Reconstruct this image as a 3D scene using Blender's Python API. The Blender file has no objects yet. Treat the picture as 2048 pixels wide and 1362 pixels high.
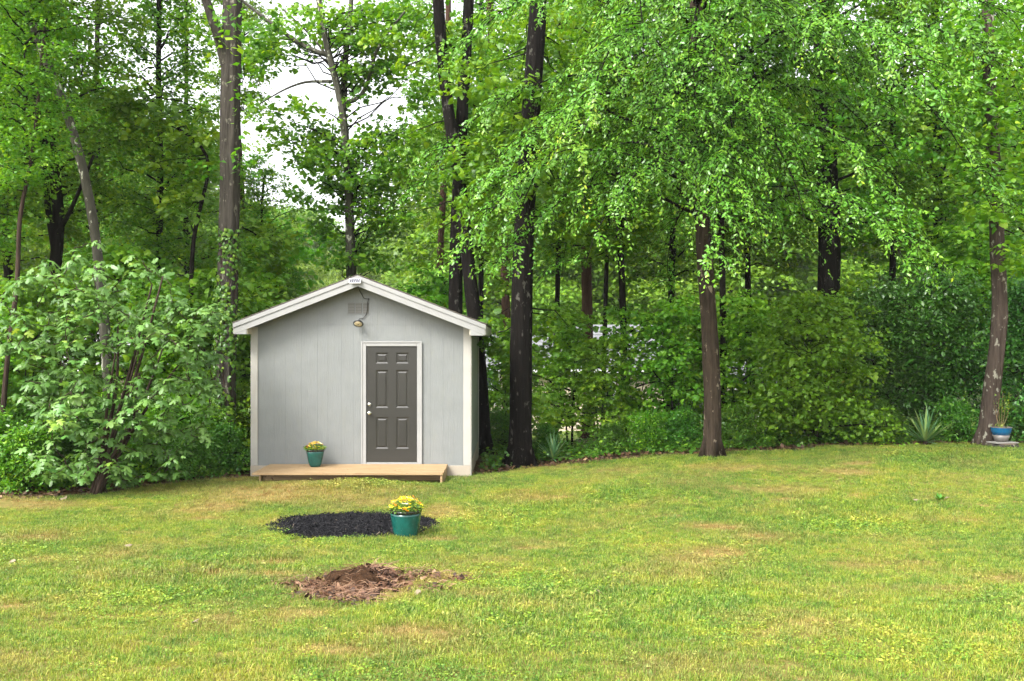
import bpy, math, random
import numpy as np
from mathutils import Vector, Matrix

R = math.radians
sc = bpy.context.scene
col = sc.collection

# ------------------------------------------------------------------ camera
CAMZ = 2.45
FPX = 1820.0                       # focal length in photograph pixels (2048 wide)
cam = bpy.data.cameras.new("camera")
cam.sensor_width = 36.0
cam.lens = 36.0 * FPX / 2048.0
cam.clip_end = 3000
cam.clip_start = 0.1
camo = bpy.data.objects.new("camera", cam)
camo.location = (0, 0, CAMZ)
camo.rotation_euler = (R(90), 0, 0)
col.objects.link(camo)
sc.camera = camo

# ------------------------------------------------------------------ sky and sun (overcast)
SUN_EL, SUN_AZ = 48.0, 222.0       # compass style, 0 = +Y, clockwise: behind the viewer, to the left
w = bpy.data.worlds.new("World")
sc.world = w
w.use_nodes = True
nt = w.node_tree
nt.nodes.clear()
out = nt.nodes.new('ShaderNodeOutputWorld')
bg = nt.nodes.new('ShaderNodeBackground')
sky = nt.nodes.new('ShaderNodeTexSky')
sky.sky_type = 'NISHITA'
sky.sun_disc = False
sky.sun_elevation = R(SUN_EL)
sky.sun_rotation = R(SUN_AZ)
sky.air_density = 1.0
sky.dust_density = 4.0
sky.ozone_density = 1.0
hs = nt.nodes.new('ShaderNodeHueSaturation')
hs.inputs['Saturation'].default_value = 0.10
nt.links.new(sky.outputs[0], hs.inputs['Color'])
nt.links.new(hs.outputs[0], bg.inputs['Color'])
nt.links.new(bg.outputs[0], out.inputs['Surface'])
bg.inputs['Strength'].default_value = 0.15

sun = bpy.data.lights.new("sun", 'SUN')
sun.energy = 1.25
sun.angle = R(17)
sun.color = (1.0, 0.96, 0.89)
suno = bpy.data.objects.new("sun", sun)
_d = Vector((math.sin(R(SUN_AZ)) * math.cos(R(SUN_EL)), math.cos(R(SUN_AZ)) * math.cos(R(SUN_EL)), math.sin(R(SUN_EL))))
suno.rotation_euler = _d.to_track_quat('Z', 'Y').to_euler()
suno.location = (0, 0, 40)
col.objects.link(suno)

sc.view_settings.view_transform = 'Standard'
sc.view_settings.look = 'None'
sc.view_settings.gamma = 1
sc.view_settings.use_curve_mapping = False
sc.view_settings.exposure = 2.0
sc.render.engine = 'CYCLES'
sc.cycles.use_denoising = True
sc.cycles.max_bounces = 12
sc.cycles.diffuse_bounces = 8
sc.cycles.transmission_bounces = 8
sc.cycles.sample_clamp_indirect = 6

# ------------------------------------------------------------------ helpers
def tag(o, label=None, cat=None, group=None, kind=None):
    if label: o["label"] = label
    if cat: o["category"] = cat
    if group: o["group"] = group
    if kind: o["kind"] = kind
    return o

def thing(name, label, cat, loc=(0, 0, 0), rz=0, group=None):
    o = bpy.data.objects.new(name, None)
    o.empty_display_size = 0.2
    o.location = loc
    o.rotation_euler = (0, 0, rz)
    col.objects.link(o)
    return tag(o, label, cat, group)

def mesh_np(name, V, Fs, mats, attrs=None, smooth=False, mi=None):
    me = bpy.data.meshes.new(name)
    V = np.asarray(V, np.float32).reshape(-1, 3)
    Fs = [np.asarray(F, np.int32) for F in Fs if len(F)]
    me.vertices.add(len(V))
    me.vertices.foreach_set('co', V.ravel())
    if Fs:
        loops = np.concatenate([F.ravel() for F in Fs])
        tot = np.concatenate([np.full(len(F), F.shape[1], np.int32) for F in Fs])
        start = np.concatenate([[0], np.cumsum(tot)[:-1]]).astype(np.int32)
        me.loops.add(len(loops))
        me.loops.foreach_set('vertex_index', loops)
        me.polygons.add(len(tot))
        me.polygons.foreach_set('loop_start', start)
        me.polygons.foreach_set('loop_total', tot)
        if mi is not None:
            me.polygons.foreach_set('material_index', np.asarray(mi, np.int32))
        me.polygons.foreach_set('use_smooth', np.full(len(tot), bool(smooth)))
    for k, a in (attrs or {}).items():
        a = np.asarray(a, np.float32)
        if a.ndim == 2:
            at = me.attributes.new(k, 'FLOAT_VECTOR', 'POINT'); at.data.foreach_set('vector', a.ravel())
        else:
            at = me.attributes.new(k, 'FLOAT', 'POINT'); at.data.foreach_set('value', a)
    me.update(calc_edges=True)
    for m in (mats if isinstance(mats, (list, tuple)) else [mats]):
        me.materials.append(m)
    return me

def link(name, me, parent=None, loc=(0, 0, 0), rot=(0, 0, 0), scale=(1, 1, 1)):
    o = bpy.data.objects.new(name, me)
    col.objects.link(o)
    if parent is not None: o.parent = parent
    o.location = loc; o.rotation_euler = rot; o.scale = scale
    return o

class MB:
    """collects boxes, tubes and lathes into one mesh"""
    def __init__(self):
        self.V = []; self.F = {3: [], 4: []}; self.n = 0; self.A = []
    def add(self, V, F, lv=0.5):
        V = np.asarray(V, float).reshape(-1, 3); F = np.asarray(F, int)
        if len(F): self.F[F.shape[1]].append(F + self.n)
        self.V.append(V); self.n += len(V)
        self.A.append(np.broadcast_to(np.asarray(lv, float), (len(V),)))
        return self
    def box(self, x0, x1, y0, y1, z0, z1, bev=0.0):
        if bev <= 0:
            V = [(x, y, z) for z in (z0, z1) for y in (y0, y1) for x in (x0, x1)]
            F = [(0, 2, 3, 1), (4, 5, 7, 6), (0, 1, 5, 4), (2, 6, 7, 3), (0, 4, 6, 2), (1, 3, 7, 5)]
            return self.add(V, F)
        b = bev
        lo, hi = (x0, y0, z0), (x1, y1, z1)
        P = {}
        V = []
        for sx in (0, 1):
            for sy in (0, 1):
                for sz in (0, 1):
                    c = [(lo, hi)[s][i] for i, s in enumerate((sx, sy, sz))]
                    for ax in range(3):
                        v = list(c)
                        for i, s in enumerate((sx, sy, sz)):
                            if i != ax: v[i] += b if s == 0 else -b
                        P[(sx, sy, sz, ax)] = len(V); V.append(v)
        F4, F3 = [], []
        for ax in range(3):
            o1, o2 = [i for i in range(3) if i != ax]
            for s in (0, 1):
                q = []
                for a, c in ((0, 0), (1, 0), (1, 1), (0, 1)):
                    k = [0, 0, 0]; k[ax] = s; k[o1] = a; k[o2] = c
                    q.append(P[(k[0], k[1], k[2], ax)])
                F4.append(q)
            for a in (0, 1):
                for c in (0, 1):
                    k0 = [0, 0, 0]; k0[o1] = a; k0[o2] = c
                    k1 = list(k0); k1[ax] = 1
                    F4.append([P[(*k0, o1)], P[(*k1, o1)], P[(*k1, o2)], P[(*k0, o2)]])
        for k in [(a, b_, c) for a in (0, 1) for b_ in (0, 1) for c in (0, 1)]:
            F3.append([P[(*k, 0)], P[(*k, 1)], P[(*k, 2)]])
        base = self.n
        self.add(V, F4)
        self.F[3].append(np.array(F3) + base)
        return self
    def prism(self, poly, y0, y1):
        """polygon in the xz plane, pushed along y"""
        n = len(poly)
        V = [(x, y0, z) for x, z in poly] + [(x, y1, z) for x, z in poly]
        self.add(V, [(i, (i + 1) % n, n + (i + 1) % n, n + i) for i in range(n)])
        b = self.n - 2 * n
        self.F[3].append(np.array([(b, b + i, b + i + 1) for i in range(1, n - 1)] + [(b + n, b + n + i + 1, b + n + i) for i in range(1, n - 1)]))
        return self
    def tube(self, path, rad, sides=8, rough=0.0, rng=None, lv=0.5, cap=True):
        path = np.asarray(path, float); n = len(path)
        rad = np.broadcast_to(np.asarray(rad, float), (n,))
        t = np.gradient(path, axis=0)
        t /= np.linalg.norm(t, axis=1)[:, None] + 1e-9
        ref = np.array([0.0, 1.0, 0.0]) if abs(t[:, 1]).max() < 0.95 else np.array([1.0, 0, 0]) if abs(t[:, 0]).max() < .95 else np.array([.3, .2, .93])
        a = np.cross(t, ref); a /= np.linalg.norm(a, axis=1)[:, None] + 1e-9
        b = np.cross(t, a)
        th = np.arange(sides) * 2 * np.pi / sides
        rr = rad[:, None] * np.ones(sides)
        if rough and rng is not None:
            rr = rr * (1 + rough * rng.normal(size=(1, sides)) + rough * .6 * rng.normal(size=(n, sides)))
        V = path[:, None, :] + rr[..., None] * (np.cos(th)[None, :, None] * a[:, None, :] + np.sin(th)[None, :, None] * b[:, None, :])
        i = np.arange(n - 1)[:, None] * sides; j = np.arange(sides)[None, :]; j2 = (j + 1) % sides
        F = np.stack([i + j, i + j2, i + sides + j2, i + sides + j], -1).reshape(-1, 4)
        base = self.n
        self.add(V.reshape(-1, 3), F, lv)
        if cap:
            k = np.arange(1, sides - 1)
            self.F[3].append(np.stack([np.zeros_like(k), k + 1, k], -1) + base)
            self.F[3].append(np.stack([np.zeros_like(k), k, k + 1], -1) + base + (n - 1) * sides)
        return self
    def lathe(self, prof, seg=24, sq=0.0, c=(0, 0, 0), rot=0.0):
        """profile [(r,z)], sq > 0 pulls the section towards a rounded square"""
        th = np.arange(seg) * 2 * np.pi / seg
        k = np.ones(seg)
        if sq > 0:
            p = 2 + sq
            k = 1 / (np.abs(np.cos(th)) ** p + np.abs(np.sin(th)) ** p) ** (1 / p)
        V = []
        for r, z in prof:
            V.append(np.stack([c[0] + r * k * np.cos(th + rot), c[1] + r * k * np.sin(th + rot), np.full(seg, c[2] + z)], -1))
        n = len(prof)
        i = np.arange(n - 1)[:, None] * seg; j = np.arange(seg)[None, :]; j2 = (j + 1) % seg
        F = np.stack([i + j, i + j2, i + seg + j2, i + seg + j], -1).reshape(-1, 4)
        base = self.n
        self.add(np.concatenate(V), F)
        k_ = np.arange(1, seg - 1)
        self.F[3].append(np.stack([np.zeros_like(k_), k_ + 1, k_], -1) + base)
        self.F[3].append(np.stack([np.zeros_like(k_), k_, k_ + 1], -1) + base + (n - 1) * seg)
        return self
    def mesh(self, name, mat, smooth=False):
        Fs = [np.concatenate(f) for f in (self.F[4], self.F[3]) if f]
        return mesh_np(name, np.concatenate(self.V), Fs, mat, {'lv': np.concatenate(self.A)}, smooth)
    def build(self, name, mat, parent=None, smooth=False, **k):
        return link(name, self.mesh(name, mat, smooth), parent, **k)

# ------------------------------------------------------------------ materials
MATS = {}
def node_mat(name):
    m = bpy.data.materials.new(name); m.use_nodes = True
    t = m.node_tree; t.nodes.clear()
    o = t.nodes.new('ShaderNodeOutputMaterial')
    MATS[name] = m
    return m, t, o
def N(t, typ, **kw):
    n = t.nodes.new(typ)
    for k, v in kw.items(): setattr(n, k, v)
    return n
def ramp(t, fac, stops, interp='LINEAR'):
    r = N(t, 'ShaderNodeValToRGB')
    r.color_ramp.interpolation = interp
    e = r.color_ramp.elements
    while len(e) < len(stops): e.new(0.5)
    for el, (p, c) in zip(e, stops):
        el.position = p; el.color = (*c, 1)
    t.links.new(fac, r.inputs[0])
    return r.outputs[0]
def noise(t, vec, scale, detail=4, rough=0.55, out='Fac'):
    n = N(t, 'ShaderNodeTexNoise')
    n.inputs['Scale'].default_value = scale; n.inputs['Detail'].default_value = detail; n.inputs['Roughness'].default_value = rough
    t.links.new(vec, n.inputs['Vector'])
    return n.outputs[out]
def mapping(t, vec, scale=(1, 1, 1)):
    m = N(t, 'ShaderNodeMapping'); m.inputs['Scale'].default_value = scale
    t.links.new(vec, m.inputs['Vector']); return m.outputs[0]
def mixc(t, fac, a, b, mode='MIX'):
    m = N(t, 'ShaderNodeMix', data_type='RGBA', blend_type=mode)
    for sock, v in ((m.inputs[0], fac), (m.inputs[6], a), (m.inputs[7], b)):
        if isinstance(v, (int, float)): sock.default_value = v
        elif isinstance(v, tuple): sock.default_value = (*v, 1)
        else: t.links.new(v, sock)
    return m.outputs[2]
def math_(t, op, a, b=0.0, c=None):
    m = N(t, 'ShaderNodeMath', operation=op)
    for s, v in zip(m.inputs, (a, b, c)):
        if v is None: continue
        if isinstance(v, (int, float)): s.default_value = v
        else: t.links.new(v, s)
    return m.outputs[0]
def bump(t, h, strength=0.3, dist=0.01):
    b = N(t, 'ShaderNodeBump'); b.inputs['Strength'].default_value = strength; b.inputs['Distance'].default_value = dist
    t.links.new(h, b.inputs['Height']); return b.outputs[0]
def princ(t, o, colr, rough=0.6, nrm=None, metal=0.0, spec=0.5):
    p = N(t, 'ShaderNodeBsdfPrincipled')
    for s, v in ((p.inputs['Base Color'], colr), (p.inputs['Roughness'], rough)):
        if isinstance(v, (int, float)): s.default_value = v
        elif isinstance(v, tuple): s.default_value = (*v, 1)
        else: t.links.new(v, s)
    p.inputs['Metallic'].default_value = metal
    p.inputs['Specular IOR Level'].default_value = spec
    if nrm is not None: t.links.new(nrm, p.inputs['Normal'])
    t.links.new(p.outputs[0], o.inputs['Surface'])
    return p
def coord(t, which='Object'):
    return N(t, 'ShaderNodeTexCoord').outputs[which]
def geo_pos(t):
    return N(t, 'ShaderNodeNewGeometry').outputs['Position']

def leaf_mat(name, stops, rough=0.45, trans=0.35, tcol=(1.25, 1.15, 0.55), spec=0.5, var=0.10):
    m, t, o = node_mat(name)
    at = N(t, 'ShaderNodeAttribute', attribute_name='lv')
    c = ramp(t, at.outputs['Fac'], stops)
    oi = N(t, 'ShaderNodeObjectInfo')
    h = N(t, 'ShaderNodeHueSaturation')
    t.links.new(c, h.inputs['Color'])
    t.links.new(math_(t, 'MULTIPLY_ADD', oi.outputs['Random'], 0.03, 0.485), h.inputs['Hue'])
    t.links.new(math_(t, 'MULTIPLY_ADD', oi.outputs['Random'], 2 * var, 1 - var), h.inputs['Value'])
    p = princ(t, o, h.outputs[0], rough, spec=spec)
    tr = N(t, 'ShaderNodeBsdfTranslucent')
    t.links.new(mixc(t, 1.0, h.outputs[0], tcol, 'MULTIPLY'), tr.inputs['Color'])
    mx = N(t, 'ShaderNodeMixShader'); mx.inputs[0].default_value = trans
    t.links.new(p.outputs[0], mx.inputs[1]); t.links.new(tr.outputs[0], mx.inputs[2])
    t.links.new(mx.outputs[0], o.inputs['Surface'])
    return m

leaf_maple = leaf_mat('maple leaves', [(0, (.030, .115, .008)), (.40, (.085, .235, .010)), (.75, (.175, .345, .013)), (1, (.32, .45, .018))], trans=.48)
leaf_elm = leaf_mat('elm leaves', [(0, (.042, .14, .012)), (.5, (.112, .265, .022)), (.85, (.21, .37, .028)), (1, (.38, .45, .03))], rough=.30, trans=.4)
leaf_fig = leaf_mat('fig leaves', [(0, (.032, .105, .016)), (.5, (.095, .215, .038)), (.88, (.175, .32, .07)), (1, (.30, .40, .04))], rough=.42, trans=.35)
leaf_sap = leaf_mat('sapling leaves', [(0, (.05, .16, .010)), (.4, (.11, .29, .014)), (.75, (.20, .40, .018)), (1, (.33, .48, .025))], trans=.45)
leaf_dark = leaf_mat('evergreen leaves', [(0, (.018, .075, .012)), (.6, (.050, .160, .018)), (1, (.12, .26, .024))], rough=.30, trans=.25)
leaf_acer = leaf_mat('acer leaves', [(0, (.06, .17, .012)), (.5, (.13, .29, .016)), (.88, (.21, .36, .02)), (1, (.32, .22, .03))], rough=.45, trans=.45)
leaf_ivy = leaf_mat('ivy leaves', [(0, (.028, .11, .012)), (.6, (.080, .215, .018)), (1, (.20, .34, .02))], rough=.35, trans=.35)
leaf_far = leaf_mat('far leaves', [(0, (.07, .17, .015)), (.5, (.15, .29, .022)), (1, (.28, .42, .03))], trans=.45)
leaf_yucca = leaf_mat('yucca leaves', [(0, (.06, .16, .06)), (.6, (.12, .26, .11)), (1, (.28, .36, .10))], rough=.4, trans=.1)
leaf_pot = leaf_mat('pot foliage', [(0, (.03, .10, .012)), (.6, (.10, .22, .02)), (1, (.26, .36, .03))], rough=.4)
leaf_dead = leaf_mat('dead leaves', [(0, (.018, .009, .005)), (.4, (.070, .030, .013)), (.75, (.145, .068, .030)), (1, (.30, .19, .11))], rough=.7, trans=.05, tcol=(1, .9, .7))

def bark_mat(name, c0, c1, lichen=0.0, lich_c=(.45, .45, .36), strength=.8):
    m, t, o = node_mat(name)
    oc = coord(t)
    v = mapping(t, oc, (1, 1, .11))
    n1 = noise(t, v, 21, 7, .7)
    n2 = noise(t, mapping(t, oc, (1, 1, .5)), 5, 3)
    c = ramp(t, n1, [(.32, c0), (.66, c1)])
    c = mixc(t, math_(t, 'MULTIPLY', n2, .5), c, tuple(x * .45 for x in c0))
    if lichen > 0:
        l = noise(t, mapping(t, oc, (1, 1, .55)), 9, 4, .6)
        f = ramp(t, l, [(.63 - .12 * lichen, (0, 0, 0)), (.67 - .10 * lichen, (1, 1, 1))])
        c = mixc(t, f, c, lich_c)
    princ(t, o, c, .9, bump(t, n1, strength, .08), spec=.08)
    return m
bark_grey = bark_mat('grey bark', (.033, .029, .024), (.098, .086, .071), .25, (.17, .16, .125))
bark_dark = bark_mat('very dark bark', (.0035, .003, .0026), (.015, .012, .010), .22, (.07, .066, .056))  # darkest bark tone, with greyer lichen patches
bark_brown = bark_mat('brown bark', (.022, .017, .012), (.082, .060, .042), .1, (.22, .18, .13))
bark_red = bark_mat('reddish pine bark', (.050, .027, .019), (.125, .072, .050))
bark_lichen = bark_mat('bark with lichen', (.045, .033, .026), (.105, .080, .064), .30, (.26, .25, .20))
bark_pale = bark_mat('pale smooth bark', (.055, .052, .040), (.115, .108, .086), .2, strength=.3)
bark_fig = bark_mat('fig bark', (.030, .020, .015), (.075, .052, .040), strength=.3)
bark_black = bark_mat('blackish bark', (.006, .005, .004), (.022, .017, .014))  # one near-black bark tone for stems, limbs and twigs

def paint(name, c, rough=.5, grain=0.0, dirt=0.0, dirt_c=(.18, .15, .10), gv=(1, 1, .06), gs=60):
    m, t, o = node_mat(name)
    oc = geo_pos(t)
    n = noise(t, oc, 3.5, 5, .6)
    cc = mixc(t, ramp(t, n, [(.35, (0, 0, 0)), (.75, (1, 1, 1))]), c, tuple(min(1, x * .88) for x in c))
    if dirt:
        d = noise(t, mapping(t, oc, (1, 1, .35)), 7, 5, .65)
        cc = mixc(t, math_(t, 'MULTIPLY', ramp(t, d, [(.5, (0, 0, 0)), (.8, (1, 1, 1))]), dirt), cc, dirt_c)
    nrm = None
    if grain:
        g = noise(t, mapping(t, oc, gv), gs, 4, .6)
        k = noise(t, mapping(t, oc, (1, 1, .45)), 14, 5, .6)
        nrm = bump(t, math_(t, 'ADD', g, math_(t, 'MULTIPLY', k, .8)), grain, .006)
    princ(t, o, cc, rough, nrm, spec=.4)
    return m
mat_siding = paint('grey painted siding', (.172, .180, .176), .5, .95, .35, (.18, .18, .15))
mat_white = paint('white trim paint', (.27, .268, .26), .45, .12, .10)
mat_cream = paint('cream trim paint', (.345, .33, .30), .5, .15, .22, (.30, .22, .13))
mat_skirt = paint('stained skirt board', (.33, .285, .225), .6, .2, .45, (.32, .22, .12))
mat_door = paint('charcoal door paint', (.030, .0285, .025), .30, 0, .0)
mat_soffit = paint('beige soffit', (.50, .46, .36), .6, .1)
mat_soffit2 = paint('grey brown louvres', (.175, .172, .158), .6)
mat_side = paint('side wall paint', (.26, .28, .24), .6, .5, .25, (.15, .19, .10))
def wood_mat():
    m, t, o = node_mat('new pine boards')
    oc = geo_pos(t)
    oi = N(t, 'ShaderNodeObjectInfo')
    mv = N(t, 'ShaderNodeVectorMath', operation='ADD'); t.links.new(oc, mv.inputs[0])
    cx = N(t, 'ShaderNodeCombineXYZ'); t.links.new(math_(t, 'MULTIPLY', oi.outputs['Random'], 30), cx.inputs[0]); t.links.new(cx.outputs[0], mv.inputs[1])
    g = noise(t, mapping(t, mv.outputs[0], (.5, 14, 14)), 3, 5, .6)
    c = ramp(t, g, [(.3, (.215, .135, .064)), (.55, (.30, .205, .108)), (.8, (.365, .265, .15))])
    s = noise(t, mapping(t, mv.outputs[0], (1, 3, 3)), 2.2, 4, .7)
    c = mixc(t, ramp(t, s, [(.58, (0, 0, 0)), (.72, (.45, .45, .45))]), c, (.19, .10, .045))
    k = noise(t, oc, 16, 1)
    c = mixc(t, ramp(t, k, [(.72, (0, 0, 0)), (.76, (1, 1, 1))]), c, (.10, .05, .02))
    princ(t, o, c, .6, bump(t, g, .2, .004), spec=.3)
    return m
mat_wood = wood_mat()
def simple(name, c, rough=.5, metal=0.0, spec=.5, var=.12, scale=8):
    m, t, o = node_mat(name)
    n = noise(t, coord(t), scale, 4, .6)
    cc = mixc(t, n, tuple(x * (1 - var) for x in c), tuple(min(1, x * (1 + var)) for x in c))
    princ(t, o, cc, rough, bump(t, n, .08, .01), metal=metal, spec=spec)
    return m
mat_metal = simple('satin nickel', (.75, .74, .70), .25, 1.0)
mat_black = simple('black metal', (.012, .012, .012), .45)
mat_wire = simple('dark cable', (.03, .028, .024), .6)
mat_lens = simple('warm frosted lens', (.68, .56, .36), .4)
mat_shade = simple('painted vent shade', (.10, .095, .085), .7)  # shade between the louvres, painted as a dark backing colour
mat_pv = simple('solar cells', (.045, .045, .06), .2, 0, .6)
mat_shingle = simple('brown grey shingles', (.12, .105, .085), .9, 0, .2, .35, 30)
mat_slate = simple('pale grey roof', (.15, .153, .16), .6, 0, .3, .2, 6)
mat_slate2 = simple('grey house roof', (.23, .225, .235), .7, 0, .3, .2, 6)
mat_beige = simple('beige lap siding', (.56, .47, .35), .6, 0, .3, .1, 2)
mat_brickw = simple('pale brick wall', (.48, .38, .31), .8, 0, .2, .3, 12)
mat_hwhite = simple('white house trim', (.78, .77, .75), .5)
mat_glass = simple('window glass', (.10, .14, .13), .08, 0, .8)
mat_soil = simple('dark potting soil', (.02, .014, .010), .9, 0, .1, .4, 60)
mat_stone = simple('pale stone slab', (.21, .20, .18), .8, 0, .2, .2, 20)
mat_tub = simple('pale blue plastic', (.30, .48, .66), .4)
mat_redp = simple('red plastic', (.55, .035, .025), .4)
mat_straw = simple('dry straw stems', (.17, .12, .055), .7)
mat_stems = simple('green stems', (.09, .16, .03), .6)
mat_cut = simple('weathered cut wood', (.20, .145, .10), .85, 0, .2, .35, 20)
mat_debris = simple('bleached leaf', (.19, .15, .09), .7)
def petal(name, c): return simple(name, c, .5, 0, .3, .08)
mat_yel, mat_org, mat_redf, mat_pale = petal('yellow petals', (.80, .62, .02)), petal('orange petals', (.75, .26, .02)), petal('rust red petals', (.42, .06, .02)), petal('pale petals', (.80, .72, .42))
def glaze(name, c0, c1, rough=.14):
    m, t, o = node_mat(name)
    oc = coord(t)
    n = noise(t, oc, 9, 5, .65); n2 = noise(t, oc, 70, 2)
    c = mixc(t, ramp(t, n, [(.3, (0, 0, 0)), (.75, (1, 1, 1))]), c0, c1)
    c = mixc(t, ramp(t, n2, [(.66, (0, 0, 0)), (.74, (.5, .5, .5))]), c, tuple(min(1, x * 2.2 + .04) for x in c1))
    princ(t, o, c, rough, bump(t, n, .15, .01), spec=.6)
    return m
mat_teal = glaze('teal glaze', (.003, .045, .036), (.008, .095, .080))
mat_rim = glaze('dark rim glaze', (.012, .014, .010), (.03, .03, .018))
mat_blue = glaze('blue glaze', (.004, .070, .17), (.01, .11, .24))
mat_greyglaze = glaze('grey glaze', (.11, .10, .09), (.17, .155, .14), .4)

# ------------------------------------------------------------------ terrain
def _s(a, b, x):
    t = np.clip((x - a) / (b - a), 0, 1); return t * t * (3 - 2 * t)
def _prof(y):
    return np.interp(y, [-60, 0, 5, 8, 11, 13, 15, 18, 22, 30, 45, 70, 120, 200, 500], [1.2, .95, .58, .28, .09, .06, .08, .04, -.2, -.9, -2.1, -3, -2, 4, 22])
def gz(x, y):
    x = np.asarray(x, float); y = np.asarray(y, float)
    p = (_prof(y - .7) + 2 * _prof(y) + _prof(y + .7)) / 4
    p = p + np.interp(x, [-60, -12, -8, -5, 0, .8, 2.6, 4, 6, 8, 12, 60], [-.6, -.14, -.04, 0, 0, .02, .17, .22, .32, .36, .38, 1]) * _s(8, 17, y)
    p = p + .085 * np.exp(-((x + 2.7) / 2.2) ** 2 - ((y - 14.45) / .8) ** 2)
    p = p + .018 * np.sin(x * 1.7 + y * .9) * np.sin(y * 1.3 - x * .5 + 1) + .010 * np.sin(x * 4.1 + 2) * np.sin(y * 3.7)
    # the hollow round the old stump
    p = p + .05 * np.exp(-((x + 1.35) / .33) ** 2 - ((y - 8.45) / .3) ** 2) - .06 * np.exp(-((x + 1.7) / .22) ** 2 - ((y - 7.95) / .2) ** 2)
    return p
def g1(x, y): return float(gz(x, y))
def P(px, py, D):
    return np.array([(px - 1024) / FPX * D, D, CAMZ - (py - 681) / FPX * D])
def on_ground(px, py):
    lo = 4.0
    d = np.linspace(3.5, 60, 4000)
    x = (px - 1024) / FPX * d
    z = CAMZ - (py - 681) / FPX * d
    i = int(np.argmax(z < gz(x, d)))
    return np.array([x[i], d[i], g1(x[i], d[i])])
EX = [-60, -9, -7.7, -6.3, -5.2, -4.6, -0.7, 0.15, 1, 2.2, 4, 6, 8, 11, 60]
EY = [12.8, 13.4, 13.7, 14.4, 15.1, 15.9, 16.3, 16.9, 17.25, 17.5, 17.4, 17.8, 18.0, 18.1, 18.5]
def edge_y(x):
    return np.interp(x, EX, EY) + .10 * np.sin(np.asarray(x) * 3.1) + .06 * np.sin(np.asarray(x) * 7.3 + 1)

xs = np.concatenate([-np.geomspace(500, 16, 26), np.arange(-15, 15.01, .16), np.geomspace(16, 500, 26)])
ys = np.concatenate([np.linspace(-60, 2.5, 12), np.arange(3, 22, .16), np.arange(22, 60, 1.5), np.geomspace(62, 700, 22)])
GX, GY = np.meshgrid(xs, ys)
GZ = gz(GX, GY)
forest = _s(-.15, .35, GY - edge_y(GX))
forest = np.where((GX > -4.7) & (GX < -.6) & (GY > 15.6), .9, forest)
far = _s(25, 31, GY)
nx, ny = len(xs), len(ys)
ii = np.arange(ny - 1)[:, None] * nx + np.arange(nx - 1)[None, :]
GF = np.stack([ii, ii + 1, ii + nx + 1, ii + nx], -1).reshape(-1, 4)
def ground_mat():
    m, t, o = node_mat('lawn soil and forest floor')
    p = geo_pos(t)
    n1 = noise(t, p, .9, 5, .6); n2 = noise(t, p, 14, 5, .7); n3 = noise(t, p, 60, 3, .7)
    lawn = ramp(t, n2, [(.3, (.085, .085, .020)), (.5, (.16, .14, .035)), (.7, (.23, .15, .06))])
    lit = ramp(t, n2, [(.3, (.022, .013, .008)), (.55, (.070, .038, .020)), (.8, (.14, .08, .045))])
    fld = ramp(t, n1, [(.3, (.07, .13, .02)), (.7, (.17, .22, .04))])
    a = N(t, 'ShaderNodeAttribute', attribute_name='forest'); b = N(t, 'ShaderNodeAttribute', attribute_name='far')
    c = mixc(t, a.outputs['Fac'], lawn, lit)
    c = mixc(t, b.outputs['Fac'], c, fld)
    princ(t, o, c, .9, bump(t, math_(t, 'ADD', n2, n3), .6, .03), spec=.15)
    return m
gm = mesh_np('ground', np.stack([GX, GY, GZ], -1).reshape(-1, 3), [GF], ground_mat(), {'forest': forest.ravel(), 'far': far.ravel()}, True)
tag(link('ground', gm), 'sloping yard ground under the lawn and the woods', 'ground', kind='structure')

# ------------------------------------------------------------------ shed
SX0, SX1, SY, SD = -4.59, -0.735, 16.0, 3.66
SCX = (SX0 + SX1) / 2
SLOPE, APEX, YF = .385, 3.597, 15.70
def roof_z(x): return APEX - SLOPE * abs(x - SCX)
shed = thing('garden_shed', 'grey painted garden shed with white gable trim and a charcoal door', 'shed', (SCX, SY, .0))
def sh(mb, name, mat, parent=shed, smooth=False):
    o = mb.build(name, mat, None, smooth)
    o.parent = parent
    w_ = Vector((SCX, SY, 0))
    o.location = -w_ if parent is shed else (0, 0, 0)
    return o
def sub(mb, name, mat, parent, smooth=False):          # child of a part that already sits at -w
    o = mb.build(name, mat, None, smooth); o.parent = parent; return o
WB = .252                                             # top of the skirt board
SPLIT = 2.725
DX0, DX1, DZ0, DZ1 = -2.637, -1.591, .262, 2.425       # door frame outside
grooves = [SX0 + .125, -4.18, -3.98, -3.70, -3.42, -3.235, -3.0, -2.79, DX0 + .006, -2.36, -2.09, -1.87, -1.60, -1.43, -1.21, -1.02, SX1 - .125]
b = MB(); b.prism([(SX0 + .01, 0.02), (SX1 - .01, .02), (SX1 - .01, roof_z(SX1) - .16), (SCX, APEX - .16), (SX0 + .01, roof_z(SX0) - .16)], SY + .012, SY + .06)
sh(b, 'wall_frame', mat_siding)
for i in range(len(grooves) - 1):
    a0, a1 = grooves[i] + .0007, grooves[i + 1] - .0007
    segs = [(WB, SPLIT - .002), (SPLIT + .002, None)]
    for z0, z1 in segs:
        if z1 is not None and a0 > DX0 - .05 and a1 < DX1 + .06: z0 = DZ1 - .02
        if z1 is None:
            t0, t1 = roof_z(a0) - .17, roof_z(a1) - .17
            if max(t0, t1) < z0 + .03: continue
            t0, t1 = max(t0, z0 + .004), max(t1, z0 + .004)
            poly = [(a0, z0), (a1, z0), (a1, t1)] + ([(SCX, APEX - .17)] if a0 < SCX < a1 else []) + [(a0, t0)]
        else:
            t0, t1 = min(z1, roof_z(a0) - .17), min(z1, roof_z(a1) - .17)
            poly = [(a0, z0), (a1, z0), (a1, t1), (a0, t0)]
        m_ = MB(); m_.prism(poly, SY, SY + .0115)
        sh(m_, 'siding_board', mat_siding)
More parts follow.
